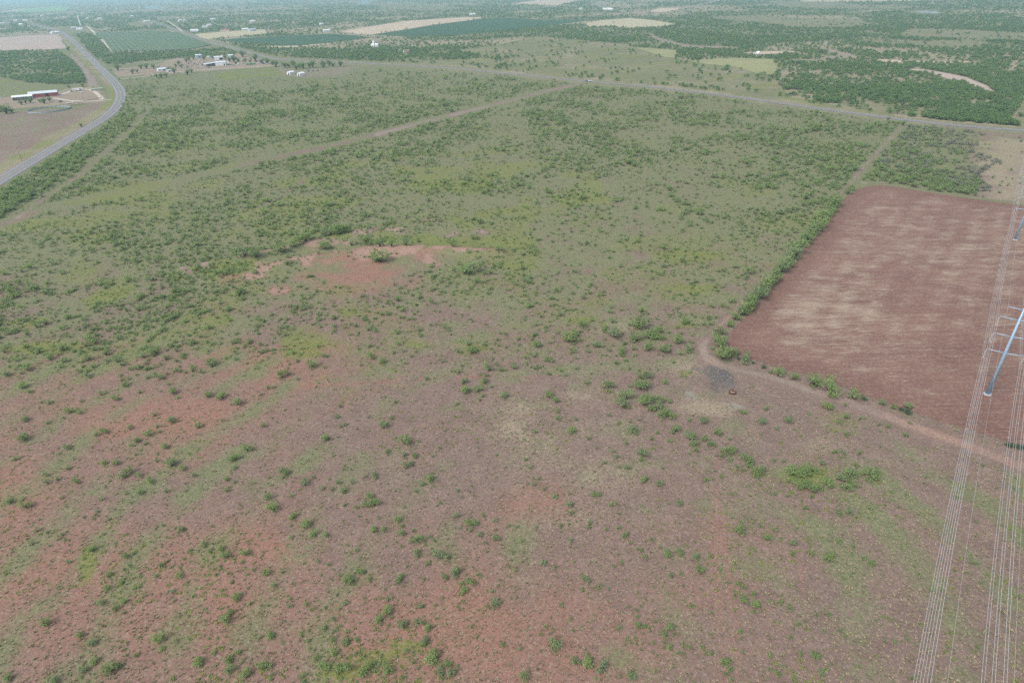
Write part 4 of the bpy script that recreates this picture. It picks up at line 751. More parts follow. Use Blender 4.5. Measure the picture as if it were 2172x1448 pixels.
x, y = x[m], y[m]; s = RNG.uniform(.45, 1.25, len(x)); scatter('weeds', C_WED, x, y, heights(x, y), s, s*RNG.uniform(.35, .75, len(x)), 'yellow green weeds growing in patches on the pasture', 'weeds')
a, b, x, y = on_ground(4200, -100, 2270, 640, 1500)
m = RNG.uniform(0, 1, len(x)) < (.25+.9*sst(.45, .6, fbm(x, y, 20, 90, 3)))*(1-np.clip(near_mask(ash, x, y)+.6*np.clip(near_mask(bar, x, y), 0, 1), 0, 1))
x, y = x[m], y[m]; s = RNG.gamma(3, .17, len(x))+.25; scatter('seedling_scrub', C_SHR, x, y, heights(x, y), s, s*RNG.uniform(.5, .9, len(x)), 'tiny green mesquite seedlings dotted over the near pasture', 'scrub')
a, b, x, y = on_ground(52000, -100, 2270, 520, 1500)
m = RNG.uniform(0, 1, len(x)) < np.clip(.35+near_mask(stw, x, y)*1.2-.5*near_mask(ash, x, y)-.5*np.clip(near_mask(bar, x, y), 0, 1), 0, 1)
x, y = x[m], y[m]; s = RNG.uniform(.28, .75, len(x)); scatter('dry_grass', C_TUF, x, y, heights(x, y), s, s*.8, 'dry straw coloured grass tufts over the near pasture', 'grass')

# ------------------------------------------------------------------ pylons and wires
STEEL = paint('galvanised_steel', (.32, .46, .60), .5, .15, .14, .25, .4); CONC = paint('pale_concrete', (.42, .39, .36), .95); GLASSI = paint('insulator_grey', (.45, .47, .48), .35); WIREM = paint('aluminium_wire', (.52, .52, .53), .5, .0, .05)
ARM_H = [15.97, 21.80, 27.59, 31.12]; ARM_L = [4.9, 4.9, 4.9, 3.95]; INS = 3.1; AZ = -.54
P1 = np.array(G(2093.7, 836)); P2 = np.array(G(2152.8, 508.7)); P0 = np.array([54.6, 36.65]); P3 = 2*P2-P1
PYL = [P0, P1, P2, P3]
PL = ['blue grey steel monopole pylon rising beside the bush dotted mauve ground', 'blue grey steel monopole pylon in the ploughed field beside the dirt track', 'blue grey steel monopole pylon near the far edge of the ploughed field', 'blue grey steel monopole pylon behind the straw coloured rough ground']
def pylon(i):
    t_ = thing('pylon', PL[i], 'pylon', (*PYL[i], 0), AZ, 'pylons of the overhead line')
    top = ARM_H[3]+.3
    MB().tube([(0, 0, .12), (0, 0, top*.5), (0, 0, top)], [.60, .42, .25], 14).build('pole', STEEL, t_, True)
    f = MB(); f.lathe([(0, .35), (.98, .35), (1.1, .28), (1.15, -.1)], 20); f.build('foundation', CONC, t_, True)
    MB().lathe([(.7, .36), (.95, .37), (.95, .46), (.66, .47)], 16).build('base_flange', STEEL, t_)
    for k in range(4):
        for s in (-1, 1):
            r0 = .66-.38*ARM_H[k]/31.4
            a = MB().tube([(s*r0*.6, 0, ARM_H[k]-.32), (s*ARM_L[k]*.5, 0, ARM_H[k]-.16), (s*ARM_L[k], 0, ARM_H[k])], [.19, .14, .08], 8).build('crossarm' if k < 3 else 'top_arm', STEEL, t_, True)
            if k < 3:
                z = ARM_H[k]; pr = [(.03, z-.05)]
                for q in range(9): zz = z-.35-q*.27; pr += [(.05, zz), (.15, zz-.06), (.05, zz-.13)]
                pr += [(.04, z-INS), (.0, z-INS)]
                m_ = MB(); m_.lathe(pr, 8, c=(s*ARM_L[k], 0)); m_.box(s*ARM_L[k]-.28, s*ARM_L[k]+.28, -.05, .05, z-INS-.05, z-INS+.05); m_.build('insulator', GLASSI, t_)
for i in range(4): pylon(i)
side_t = {-1: 'on the side nearer the bushy pasture', 1: 'on the side away from the bushy pasture'}
lev_t = ['lowest', 'middle', 'upper', 'top']
prx = np.array([math.cos(AZ), math.sin(AZ)])
for s in (-1, 1):
    for k in range(4):
        twin = k < 3
        lb = ('twin pale wires strung from the %s crossarms %s' if twin else 'thin single wire strung from the %s arms %s') % (lev_t[k], side_t[s])
        root = thing('overhead_wires' if twin else 'shield_wire', lb, 'power line', (*PYL[0], 0))
        for off in ((-.23, .23) if twin else (0,)):
            pts = []
            for q in range(3):
                A_, B_ = PYL[q], PYL[q+1]; z = ARM_H[k]-(INS+.02 if twin else -.08)
                for e in range(24+(q == 2)):
                    u_ = e/24; c_ = A_*(1-u_)+B_*u_+prx*(s*ARM_L[k]+off); pts.append((c_[0]-PYL[0][0], c_[1]-PYL[0][1], z-4*(4.65 if twin else 3.7)*u_*(1-u_)))
            MB().tube(pts, [.036 if twin else .018]*len(pts), 4).build('wire', WIREM, root, True)

# ------------------------------------------------------------------ buildings
WHITE = paint('white_sheet_metal', (.78, .79, .80), .45, .1, .08, .3); WHR = paint('pale_roof_sheet', (.66, .72, .76), .4, .25, .1, .2); REDW = paint('faded_red_siding', (.34, .075, .075), .7, 0, .25, .3)
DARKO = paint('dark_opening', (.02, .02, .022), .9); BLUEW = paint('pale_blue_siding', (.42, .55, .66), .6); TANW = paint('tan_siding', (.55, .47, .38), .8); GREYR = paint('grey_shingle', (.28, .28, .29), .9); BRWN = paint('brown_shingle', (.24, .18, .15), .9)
WOODP = paint('weathered_pole_wood', (.30, .25, .21), .95, var=.3); GLASS = paint('dark_glass', (.03, .04, .05), .12, 0, .1, 1, .6); TYRE = paint('tyre_rubber', (.025, .025, .027), .9); RUST = paint('rusty_iron', (.17, .06, .035), .9, .2, .4, 2); RAILM = paint('pale_pipe_rail', (.38, .44, .48), .6, .2)
def azr(px_, py_):
    x, y = G(px_, py_); return x, y, -math.atan2(x, y)
def building(name, label, cat, px_, py_, yaw, wd, dp, h, rh, wm, rm, doors=(), wins=(), group=None, over=.4, ridge='x'):
    """gable building: local x = long front, -y = front towards the viewer"""
    x, y, rz = azr(px_, py_); t_ = thing(name, label, cat, (x, y, 0), rz+yaw, group); a, b = wd/2, dp/2
    mb = MB()
    if ridge == 'x':
        prof = [(-b, 0), (b, 0), (b, h), (0, h+rh), (-b, h)]
        mb.add([(-a, p, z) for p, z in prof]+[(a, p, z) for p, z in prof], [(0, 1, 2, 3, 4)[::-1], (5, 6, 7, 8, 9)]+[(i, (i+1) % 5, 5+(i+1) % 5, 5+i) for i in (0, 1, 4)])
    else:
        prof = [(-a, 0), (a, 0), (a, h), (0, h+rh), (-a, h)]
        mb.add([(p, -b, z) for p, z in prof]+[(p, b, z) for p, z in prof], [(0, 1, 2, 3, 4), (5, 6, 7, 8, 9)[::-1]]+[(i, 5+i, 5+(i+1) % 5, (i+1) % 5) for i in (0, 1, 4)])
    mb.build('wall', wm, t_)
    rf = MB(); o = over; th = .14
    for s in (-1, 1):
        if ridge == 'x':
            e = b+o; ze = h-rh*o/b+.06; zt = h+rh+.06
            v_ = [(-a-o, s*e, ze), (a+o, s*e, ze), (a+o, 0, zt), (-a-o, 0, zt)]
        else:
            e = a+o; ze = h-rh*o/a+.06; zt = h+rh+.06
            v_ = [(s*e, -b-o, ze), (s*e, b+o, ze), (0, b+o, zt), (0, -b-o, zt)]
        v_ += [(p, q, z+th) for p, q, z in v_]
        rf.add(v_, [(0, 1, 2, 3), (4, 5, 6, 7), (0, 1, 5, 4), (1, 2, 6, 5), (3, 0, 4, 7)])
    rf.build('roof', rm, t_)
    for (sd_, u_, w_, hh_) in doors:
        m_ = MB()
        if sd_ == 'f': m_.box(u_-w_/2, u_+w_/2, -b-.05, -b+.04, .02, hh_)
        elif sd_ == 'l': m_.box(-a-.05, -a+.04, u_-w_/2, u_+w_/2, .02, hh_)
        else: m_.box(a-.04, a+.05, u_-w_/2, u_+w_/2, .02, hh_)
        m_.build('door', DARKO, t_)
    for (u_, z_, w_, hh_) in wins:
        MB().box(u_-w_/2, u_+w_/2, -b-.05, -b+.04, z_, z_+hh_).build('window', GLASS, t_)
    return t_
# red barn and the open white shed in front of its end
bt = building('barn', 'long red barn with pale metal roof and a dark doorway', 'barn', 94, 204.5, R(-6), 33, 13, 4.6, 2.2, REDW, WHR, [('f', 4.5, 3.4, 4.2)], [(12.5, 1.2, 1.0, 1.6)])
x, y, rz = azr(49, 211); sh = thing('open_shed', 'white roofed open shed joined to the end of the red barn', 'shed', (x, y, 0), rz-R(8))
MB().box(-11, 11, 3.6, 4.0, 0, 4.6).box(-11, -10.7, -4.5, 3.6, 0, 4.2).box(10.7, 11, -1, 3.6, 0, 4.4).build('wall', WHITE, sh)
m_ = MB(); m_.add([(-11.6, -5.2, 3.7), (11.6, -5.2, 3.7), (11.6, 4.5, 5.0), (-11.6, 4.5, 5.0), (-11.6, -5.2, 3.85), (11.6, -5.2, 3.85), (11.6, 4.5, 5.15), (-11.6, 4.5, 5.15)], [(0, 3, 2, 1), (4, 5, 6, 7), (0, 1, 5, 4), (1, 2, 6, 5), (2, 3, 7, 6), (3, 0, 4, 7)]); m_.build('roof', WHITE, sh)
for k in range(5): MB().box(-10.4+k*5.15, -10.15+k*5.15, -4.9, -4.65, 0, 3.72).build('post', WOODP, sh)
# two white sheds
building('shed', 'small white metal shed with dark doorway, nearer the utility pole', 'shed', 617, 158, R(38), 9.5, 7, 3.6, 1.3, WHITE, WHITE, [('l', -.6, 2.6, 2.7)], group='two white metal sheds')
building('shed', 'small white metal shed with dark doorway, nearer the rusty scrap', 'shed', 638.5, 160.5, R(38), 9.5, 7, 3.6, 1.3, WHITE, WHITE, [('l', -.6, 2.6, 2.7)], group='two white metal sheds')
# scrap yard buildings
hb = building('workshop', 'large white metal workshop with open bay in the scrap yard', 'workshop', 469, 138.5, R(-4), 18, 17, 5.2, 1.6, WHITE, WHR, [('f', 6.2, 2.2, 2.6)], over=.5)
m_ = MB(); m_.add([(-29, -9.2, 3.4), (-9.2, -9.2, 5.0), (-9.2, 8.8, 5.2), (-29, 8.8, 3.6), (-29, -9.2, 3.55), (-9.2, -9.2, 5.15), (-9.2, 8.8, 5.35), (-29, 8.8, 3.75)], [(0, 3, 2, 1), (4, 5, 6, 7), (0, 1, 5, 4), (1, 2, 6, 5), (2, 3, 7, 6), (3, 0, 4, 7)]); m_.build('lean_to_roof', WHR, hb)
MB().box(-28.6, -9.1, 8.3, 8.6, 0, 3.9).build('lean_to_wall', WHITE, hb)
for k in range(4): MB().box(-28.6+k*6.3, -28.35+k*6.3, -8.9, -8.65, 0, 3.5+k*.5).build('post', STEEL, hb)
m_ = MB(); m_.add([(9.2, -8.6, 4.7), (15, -8.6, 4.0), (15, 8, 4.0), (9.2, 8, 4.7), (9.2, -8.6, 4.85), (15, -8.6, 4.15), (15, 8, 4.15), (9.2, 8, 4.85)], [(0, 3, 2, 1), (4, 5, 6, 7), (0, 1, 5, 4), (1, 2, 6, 5), (2, 3, 7, 6), (3, 0, 4, 7)]); m_.build('side_roof', WHR, hb)
building('shed', 'tall pale blue walled building with white roof at the tree line', 'shed', 421.5, 123, R(8), 10.5, 8, 5.4, 1.0, BLUEW, WHITE, [('f', 1.5, 2.4, 3.0)])
wb = building('shed', 'white shed with wide dark open bay behind the workshop', 'shed', 465, 126.5, R(-5), 16, 9, 5.2, .9, WHITE, WHITE, [('f', 4.2, 6.8, 3.4)])
building('shed', 'small pale blue shed half hidden by yard trees', 'shed', 490.5, 122, R(-10), 9, 7, 4.2, 1.1, BLUEW, WHITE, [('f', 2.2, 2.4, 2.6)])
building('shed', 'tiny white shed with dark door at the tree line', 'shed', 442.5, 123.5, R(4), 4.5, 4, 3, .7, WHITE, WHITE, [('f', .6, 1.2, 2.0)])
building('house', 'low white ranch house with pale roof among yard trees', 'house', 345, 150, R(10), 16, 9, 3.0, 1.6, WHITE, WHR, [('f', 1.5, 2.6, 2.4)], [(-5, 1, 1.6, 1.2), (5.5, 1, 1.6, 1.2)])
building('shed', 'small white outbuilding beside the low ranch house', 'shed', 359.5, 152, R(15), 7, 5, 2.6, .8, WHITE, WHR, [('f', 0, 1.4, 2)])
building('shed', 'long low green roofed shed beside the gravel loop', 'shed', 206, 192, R(5), 15, 6, 2.4, .8, TANW, paint('green_roof', (.30, .36, .30), .8))
# small white tanks by the sheds
x, y = G(613.5, 143); tk = thing('tank', 'small white upright tank between the sheds and trees', 'tank', (x, y, 0)); MB().lathe([(1.6, 0), (1.6, 2.6), (1.2, 3.1), (0, 3.4)], 18).build('shell', WHITE, tk, True); MB().lathe([(.3, 3.3), (.3, 3.6), (0, 3.62)], 10).build('hatch', STEEL, tk)
# town houses: pixel, width, colours
TM = [(WHITE, WHITE), (TANW, BRWN), (WHITE, GREYR), (BLUEW, WHR), (TANW, REDW)]
for i, (a, b, wd, k, lb) in enumerate(TOWN):
    cl_ = ['all white house', 'tan house with brown roof', 'white house with grey roof', 'pale blue house', 'red roofed house'][k]
    building('house', lb or (cl_ + ' showing among the far town trees'), 'house', a, b, R(random.uniform(-35, 35)), wd*1.25, max(7, wd*.65), 4.6, 2.0, *TM[k], [('f', wd*.1, 1.4, 2.2)], [(-wd*.28, 1, 1.6, 1.3), (wd*.3, 1, 1.6, 1.3)], group='houses of the far town')
# standpipe
x, y = G(172, 56.5); sp = thing('water_standpipe', 'tall slender white water standpipe rising above the town trees', 'water tower', (x, y, 0))
MB().lathe([(3.0, 0), (2.7, 1), (2.6, 38.2), (2.3, 39.4), (1.2, 40.2), (0, 40.5)], 24).build('shell', WHITE, sp, True)
m_ = MB()
for s in (-.25, .25): m_.tube([(s, -2.85, 1), (s, -2.85, 39)], [.05, .05], 5)
for k in range(38): m_.box(-.25, .25, -2.88, -2.82, 1.2+k, 1.26+k)
m_.build('ladder', STEEL, sp); MB().lathe([(2.75, 38.0), (2.95, 38.05), (2.95, 38.2), (2.75, 38.25)], 24).build('rim', STEEL, sp)

# ------------------------------------------------------------------ vehicles
VC = {}
def carpaint(nm, c):
    if nm not in VC: VC[nm] = paint('car_paint_'+nm, c, .3, .1, .05, 1, .5)
    return VC[nm]
def wheels(t_, xs, w_, r=.38):
    for x_ in xs:
        for s in (-1, 1):
            m_ = MB(); m_.tube([(x_, s*(w_-.24), r), (x_, s*w_, r)], [r, r], 12); m_.build('wheel', TYRE, t_)
def vehicle(kind, label, cat, px_, py_, yaw, colr, z=0.0, group=None, along=None):
    x, y, rz = azr(px_, py_)
    if along is not None: rz = along; yaw = 0
    t_ = thing(kind, label, cat, (x, y, z), rz+yaw, group); c = carpaint(*colr)
    if kind == 'pickup_truck':
        m_ = MB(); m_.add([(-2.7, s*.92, z_) for s in (-1, 1) for z_ in (.45, 1.05)]+[(2.6, s*.92, z_) for s in (-1, 1) for z_ in (.45, .98)], [(0, 1, 3, 2), (4, 6, 7, 5), (0, 4, 5, 1), (2, 3, 7, 6), (0, 2, 6, 4), (1, 5, 7, 3)]); m_.build('body', c, t_)
        MB().add([(-.7, -.85, 1.0), (1.3, -.85, 1.0), (1.3, .85, 1.0), (-.7, .85, 1.0), (-.5, -.7, 1.72), (.7, -.7, 1.72), (.7, .7, 1.72), (-.5, .7, 1.72)], [(4, 5, 6, 7), (0, 1, 5, 4), (1, 2, 6, 5), (2, 3, 7, 6), (3, 0, 4, 7)]).build('cab', c, t_)
        MB().add([(1.02, -.74, 1.1), (1.34, -.8, 1.02), (1.34, .8, 1.02), (1.02, .74, 1.1), (.74, -.66, 1.68), (.74, .66, 1.68)], [(1, 2, 5, 4)]).build('windscreen', GLASS, t_)
        MB().box(-2.55, -.8, -.75, .75, 1.0, 1.06).build('load_bed', DARKO, t_); wheels(t_, (-1.65, 1.75), .93)
    elif kind == 'car':
        m_ = MB(); m_.box(-2.2, 2.2, -.88, .88, .4, .95); m_.build('body', c, t_)
        MB().add([(-1.6, -.82, .95), (1.2, -.82, .95), (1.2, .82, .95), (-1.6, .82, .95), (-1.1, -.66, 1.48), (.4, -.66, 1.48), (.4, .66, 1.48), (-1.1, .66, 1.48)], [(0, 1, 5, 4), (1, 2, 6, 5), (2, 3, 7, 6), (3, 0, 4, 7)]).build('windows', GLASS, t_)
        MB().box(-1.08, .38, -.64, .64, 1.44, 1.52).build('roof', c, t_); wheels(t_, (-1.4, 1.4), .9, .33)
    elif kind == 'box_trailer':
        MB().box(-4.2, 4.2, -1.2, 1.2, .7, 3.2).build('body', c, t_); MB().box(-3.2, -2.2, -1.24, -1.19, 1.6, 2.4).box(.5, 1.5, -1.24, -1.19, 1.6, 2.4).build('window', GLASS, t_)
        MB().tube([(4.2, 0, .75), (5.6, 0, .6)], [.08, .06], 6).build('drawbar', STEEL, t_); wheels(t_, (-.6, .4), 1.15)
    elif kind == 'flat_trailer':
        MB().box(-3.6, 3.6, -1.1, 1.1, .75, .95).build('deck', c, t_); MB().box(3.3, 3.6, -1.1, 1.1, .95, 2.0).build('headboard', c, t_); MB().tube([(3.6, 0, .8), (5.0, 0, .6)], [.08, .06], 6).build('drawbar', STEEL, t_); wheels(t_, (-1.2, -.3), 1.1)
    elif kind == 'tractor':
        MB().box(-.4, 2.0, -.45, .45, .8, 1.6).build('bonnet', c, t_); MB().box(-1.5, -.3, -.8, .8, 1.2, 2.7).build('cab', GLASS, t_); MB().box(-1.6, -.2, -.85, .85, 2.7, 2.85).build('roof', c, t_)
        wheels(t_, (-1.1,), 1.15, .85); wheels(t_, (1.6,), .95, .5)
    elif kind == 'farm_wagon':
        MB().add([(-4.5, -1.2, .9), (4.5, -1.2, .9), (4.5, 1.2, .9), (-4.5, 1.2, .9), (-4.8, -1.6, 2.6), (4.8, -1.6, 2.6), (4.8, 1.6, 2.6), (-4.8, 1.6, 2.6)], [(0, 3, 2, 1), (0, 1, 5, 4), (1, 2, 6, 5), (2, 3, 7, 6), (3, 0, 4, 7), (4, 5, 6, 7)]).build('hopper', c, t_); wheels(t_, (-2.8, 2.8), 1.2, .5)
    return t_
WHC = ('white', (.8, .8, .8)); BLK = ('black', (.03, .035, .045)); SIL = ('silver', (.45, .47, .5)); BLU = ('blue', (.06, .12, .22)); REDC = ('red', (.25, .04, .03)); TANC = ('tan', (.45, .38, .28)); GRNC = ('green', (.05, .28, .10))
va = np.array(G(1260, 173.9))-np.array(G(1240, 172)); hdg = math.atan2(va[1], va[0])
vehicle('pickup_truck', 'dark pickup truck driving on the straight highway', 'pickup truck', 1244.2, 172.9, 0, BLU, .23, along=hdg+math.pi)
vehicle('flat_trailer', 'pale flat trailer behind the dark pickup on the highway', 'trailer', 1252.3, 173.7, 0, WHC, .23, along=hdg+math.pi)
vehicle('box_trailer', 'long white camper trailer parked inside the gravel loop', 'trailer', 162, 193, R(-15), WHC); vehicle('box_trailer', 'second white camper trailer parked nearer the green roofed shed', 'trailer', 170, 192, R(5), WHC); vehicle('pickup_truck', 'white pickup truck parked in front of the camper trailers', 'pickup truck', 171.5, 197.5, R(-5), WHC)
vehicle('car', 'silver car parked beside the camper trailers', 'car', 153, 194.5, R(20), SIL); vehicle('pickup_truck', 'dark pickup truck parked between barn trees and round pen', 'pickup truck', 129, 216.5, R(50), BLK); vehicle('flat_trailer', 'small white trailer parked by the round pen corral', 'trailer', 147.5, 219.7, R(10), WHC)
JV = [('pickup_truck', 424, 129.5, 30, WHC, 'white pickup truck in the scrap yard below the blue walled building'), ('car', 398, 142, 10, BLK, 'black car at the edge of the scrap yard'), ('car', 398, 145, -5, BLU, 'dark blue car at the edge of the scrap yard'), ('pickup_truck', 420, 144.5, 20, SIL, 'silver pickup truck left of the workshop lean-to'), ('car', 427, 143.5, -20, WHC, 'white car left of the workshop lean-to'), ('car', 443.5, 144, 0, BLK, 'black car in front of the workshop lean-to'),
      ('car', 495, 139.5, 15, SIL, 'silver car beside the workshop'), ('pickup_truck', 503.5, 138, -8, WHC, 'white pickup truck to one side of the workshop'), ('box_trailer', 544, 126, 25, WHC, 'white trailer parked among the yard trees'), ('farm_wagon', 531, 124.5, 60, TANC, 'tan wagon parked among the yard trees'), ('flat_trailer', 565, 137, 5, WHC, 'pale flat trailer at the end of the yard lane'), ('car', 406, 132.5, 70, BLK, 'black car standing in the open scrap yard'), ('flat_trailer', 386, 137.5, 40, SIL, 'grey flat trailer beside the yard trees'), ('tractor', 506, 130.5, 20, GRNC, 'green tractor parked under the yard trees'),
      ('tractor', 517, 131, -30, GRNC, 'second green tractor parked nearer the highway'), ('farm_wagon', 528, 138.3, 4, GRNC, 'green wagon parked along the yard lane'), ('farm_wagon', 537, 137.6, -6, GRNC, 'second green wagon at the end of the row'), ('box_trailer', 455, 126, 0, ('teal', (.2, .36, .4)), 'teal trailer parked beside the white shed'), ('car', 412, 137, -40, REDC, 'red car in the open scrap yard'), ('car', 433, 133, 15, SIL, 'silver car behind the workshop lean-to'), ('pickup_truck', 400, 136, 80, REDC, 'red pickup truck in the open scrap yard'), ('car', 452, 139.5, 10, BLU, 'dark blue car under the workshop lean-to roof'), ('farm_wagon', 448, 140, 5, ('rusty', (.2, .1, .07)), 'rusty wagon under the workshop lean-to roof'), ('flat_trailer', 418, 138.5, 0, ('rusty', (.2, .1, .07)), 'rusty flat trailer in the open scrap yard'), ('car', 550, 134, 25, WHC, 'white car among the yard trees'), ('car', 522, 134.5, -15, TANC, 'tan car beside the green wagons')]
for k, a, b, yw, c, lb in JV: vehicle(k, lb, k.replace('_', ' '), a, b, R(yw), c, group='vehicles in the scrap yard')

# ------------------------------------------------------------------ poles, signs, pens, scrap
def upole(px_, py_, label, h=10.5, pale=False):
    x, y, rz = azr(px_, py_); t_ = thing('utility_pole', label, 'utility pole', (x, y, 0), rz+R(20)); mt = paint('pale_pole', (.6, .57, .52), .9) if pale else WOODP
    MB().tube([(0, 0, -.3), (0, 0, h)], [.19, .12], 8).build('pole', mt, t_, True); MB().box(-1.2, 1.2, -.06, .06, h-.9, h-.75).build('crossarm', mt, t_)
    for q in (-1.1, -.4, .4, 1.1): MB().lathe([(.05, h-.75), (.07, h-.65), (.05, h-.55), (0, h-.53)], 6, c=(q, 0)).build('insulator', GLASSI, t_)
for a, b, lb, pl in ((597.5, 157, 'pale utility pole standing before the two white sheds', 1), (686, 128, 'utility pole on the far verge behind the roadside trees', 0), (715, 128, 'utility pole beside the last roadside tree', 1), (655, 127, 'utility pole on the far verge behind the white sheds', 0), (1063, 71, 'utility pole at the near corner of the big green crop', 0), (1099, 68.5, 'utility pole midway along the big green crop', 0), (1168, 60, 'utility pole towards the far end of the big green crop', 0), (1199, 54.5, 'utility pole past the far end of the big green crop', 0), (47, 341, 'utility pole on the grassy verge of the curving highway', 0), (178, 214.5, 'utility pole beside the corral of the red barn', 0), (937, 93, 'utility pole in the tree belt below the green crop', 0)): upole(a, b, lb, 11, pl)
x, y, rz = azr(609, 124); sg = thing('road_sign', 'yellow diamond warning sign beside the highway', 'road sign', (x, y, 0), rz); MB().tube([(0, 0, 0), (0, 0, 2.6)], [.06, .06], 6).build('post', STEEL, sg); MB().add([(0, -.08, 1.7), (.75, -.08, 2.45), (0, -.08, 3.2), (-.75, -.08, 2.45), (0, -.04, 1.7), (.75, -.04, 2.45), (0, -.04, 3.2), (-.75, -.04, 2.45)], [(0, 1, 2, 3), (7, 6, 5, 4), (0, 4, 5, 1), (1, 5, 6, 2), (2, 6, 7, 3), (3, 7, 4, 0)]).build('panel', paint('sign_yellow', (.75, .55, .05), .5), sg)
# round pen of solid panels
x, y, rz = azr(104.5, 234); rp = thing('round_pen', 'round livestock pen of pale panels in front of the red barn', 'pen', (x, y, 0), rz); NPN = 32; RD = 22.0
for k in range(NPN):
    a0, a1 = 2*math.pi*k/NPN, 2*math.pi*(k+.94)/NPN; p0 = (RD*math.cos(a0), RD*math.sin(a0)); p1 = (RD*math.cos(a1), RD*math.sin(a1)); nx, ny = math.cos((a0+a1)/2)*.06, math.sin((a0+a1)/2)*.06
    MB().prism([(p0[0]-nx, p0[1]-ny), (p1[0]-nx, p1[1]-ny), (p1[0]+nx, p1[1]+ny), (p0[0]+nx, p0[1]+ny)], .15, 1.75).build('panel', RAILM, rp)
    MB().tube([(RD*1.004*math.cos(a0-.006), RD*1.004*math.sin(a0-.006), 0), (RD*1.004*math.cos(a0-.006), RD*1.004*math.sin(a0-.006), 1.95)], [.07, .07], 6).build('post', WOODP, rp)
def fence(pts, label, gap=3.0, h=1.5, mat=WOODP):
    g = [Vector(G(*p)) for p in pts]; t_ = thing('corral_fence', label, 'fence', (g[0].x, g[0].y, 0)); o0 = g[0]
    for a, b in zip(g[:-1], g[1:]):
        d = b-a; n = max(1, int(d.length/gap)); dirv = d.normalized(); nv = Vector((-dirv.y, dirv.x))*.05
        for k in range(n+1):
            p = a+d*k/n-o0; MB().tube([(p.x, p.y, -.2), (p.x, p.y, h)], [.08, .08], 6).build('post', mat, t_)
        for z_ in (.4, .8, 1.2):
            p, q = a-o0, b-o0; m_ = MB(); m_.prism([(p.x-nv.x, p.y-nv.y), (q.x-nv.x, q.y-nv.y), (q.x+nv.x, q.y+nv.y), (p.x+nv.x, p.y+nv.y)], z_, z_+.16); m_.build('rail', mat, t_)
fence([(179, 215.5), (200, 211.5), (216.5, 208)], 'dark pipe fence along the barn drive'); fence([(137, 223.5), (158, 221), (175, 219), (176.5, 222), (150, 226), (137, 223.5)], 'dark corral pen beside the round pen')
# rusty round trough on the ashy clearing
x, y = G(1553.3, 833.5); tr = thing('round_trough', 'rusty round trough half full of rubble on the ashy clearing', 'trough', (x, y, 0)); MB().lathe([(1.0, 0), (1.12, .25), (1.1, .58), (1.16, .62), (1.02, .62), (.98, .3), (.9, .28)], 28).build('rim', RUST, tr, True)
m_ = MB(); rg = np.random.default_rng(8)
for k in range(46):
    a, r_ = rg.uniform(0, 6.28), rg.uniform(0, .8); s = rg.uniform(.07, .18); cx, cy = r_*math.cos(a), r_*math.sin(a); m_.box(cx-s, cx+s, cy-s*.8, cy+s*.8, .25, .36+rg.uniform(0, .2))
tag(m_.build('rubble', paint('rubble', (.30, .26, .20), .95, var=.5, scale=4), tr), kind='stuff'); MB().lathe([(.92, .24), (0, .3)], 20).build('fill', paint('trough_mud', (.22, .18, .14), .95), tr); MB().box(-.12, .2, .18, .42, .36, .7).build('block', DARKO, tr)
# rusty scrap by the white sheds
x, y, rz = azr(661, 151); s_ = thing('scrap_pile', 'rusty scrap metal pile on dark ground behind the white sheds', 'scrap pile', (x, y, 0), rz)
for k in range(9): MB().box(-9+k*2.2, -7.4+k*2.2+rg.uniform(0, .8), rg.uniform(-2, -1), rg.uniform(.5, 2), 0, rg.uniform(.5, 1.6)).build('scrap', RUST if k % 3 else SIL and STEEL, s_)
for i_, (a, b, lb) in enumerate(((388, 139.5, 'mixed scrap heap beside the grey flat trailer'), (403, 134.5, 'mixed scrap heap by the red pickup truck'), (416, 133.5, 'mixed scrap heap below the blue walled building'), (430, 138, 'mixed scrap heap behind the white car'), (441, 136, 'mixed scrap heap behind the lean-to'), (511, 136, 'mixed scrap heap between workshop and green wagons'), (546, 131.5, 'mixed scrap heap among the yard trees'), (560, 134.5, 'mixed scrap heap at the end of the yard lane'), (408, 141, 'mixed scrap heap near the black car'))):
    x, y, rz = azr(a, b); s_ = thing('scrap_pile', lb, 'scrap pile', (x, y, 0), rz)
    for k in range(8):
        u_, v_ = rg.uniform(-6, 6), rg.uniform(-4, 4); MB().box(u_, u_+rg.uniform(.8, 3.2), v_, v_+rg.uniform(.8, 2.2), 0, rg.uniform(.4, 1.8)).build('scrap', (RUST, WHITE, STEEL, TYRE, TANW)[(k+i_) % 5], s_)
# ponds
t = NT('pond_water'); bs_ = t.n('ShaderNodeBsdfPrincipled', {'Base Color': (.12, .15, .15, 1), 'Roughness': .08, 'Specular IOR Level': .6}); t.t.links.new(bs_.outputs[0], t.out.inputs[0]); WATER = t.m
for P, lb in (([(308, 14.5), (325, 13.5), (345, 16.5), (353, 19), (330, 20), (311, 18.5)], 'bright pond beyond the town trees'), ([(757, 8), (770, 2.5), (786, 1.5), (780, 8.5)], 'bright pond at the top of the far belt of woods'), ([(1932, 24.5), (1965, 24), (2001, 25), (1986, 29.5), (1958, 27.5)], 'pale pond in the dark brush country')): sheet_poly('pond', P, .3, WATER, lb, 'pond')
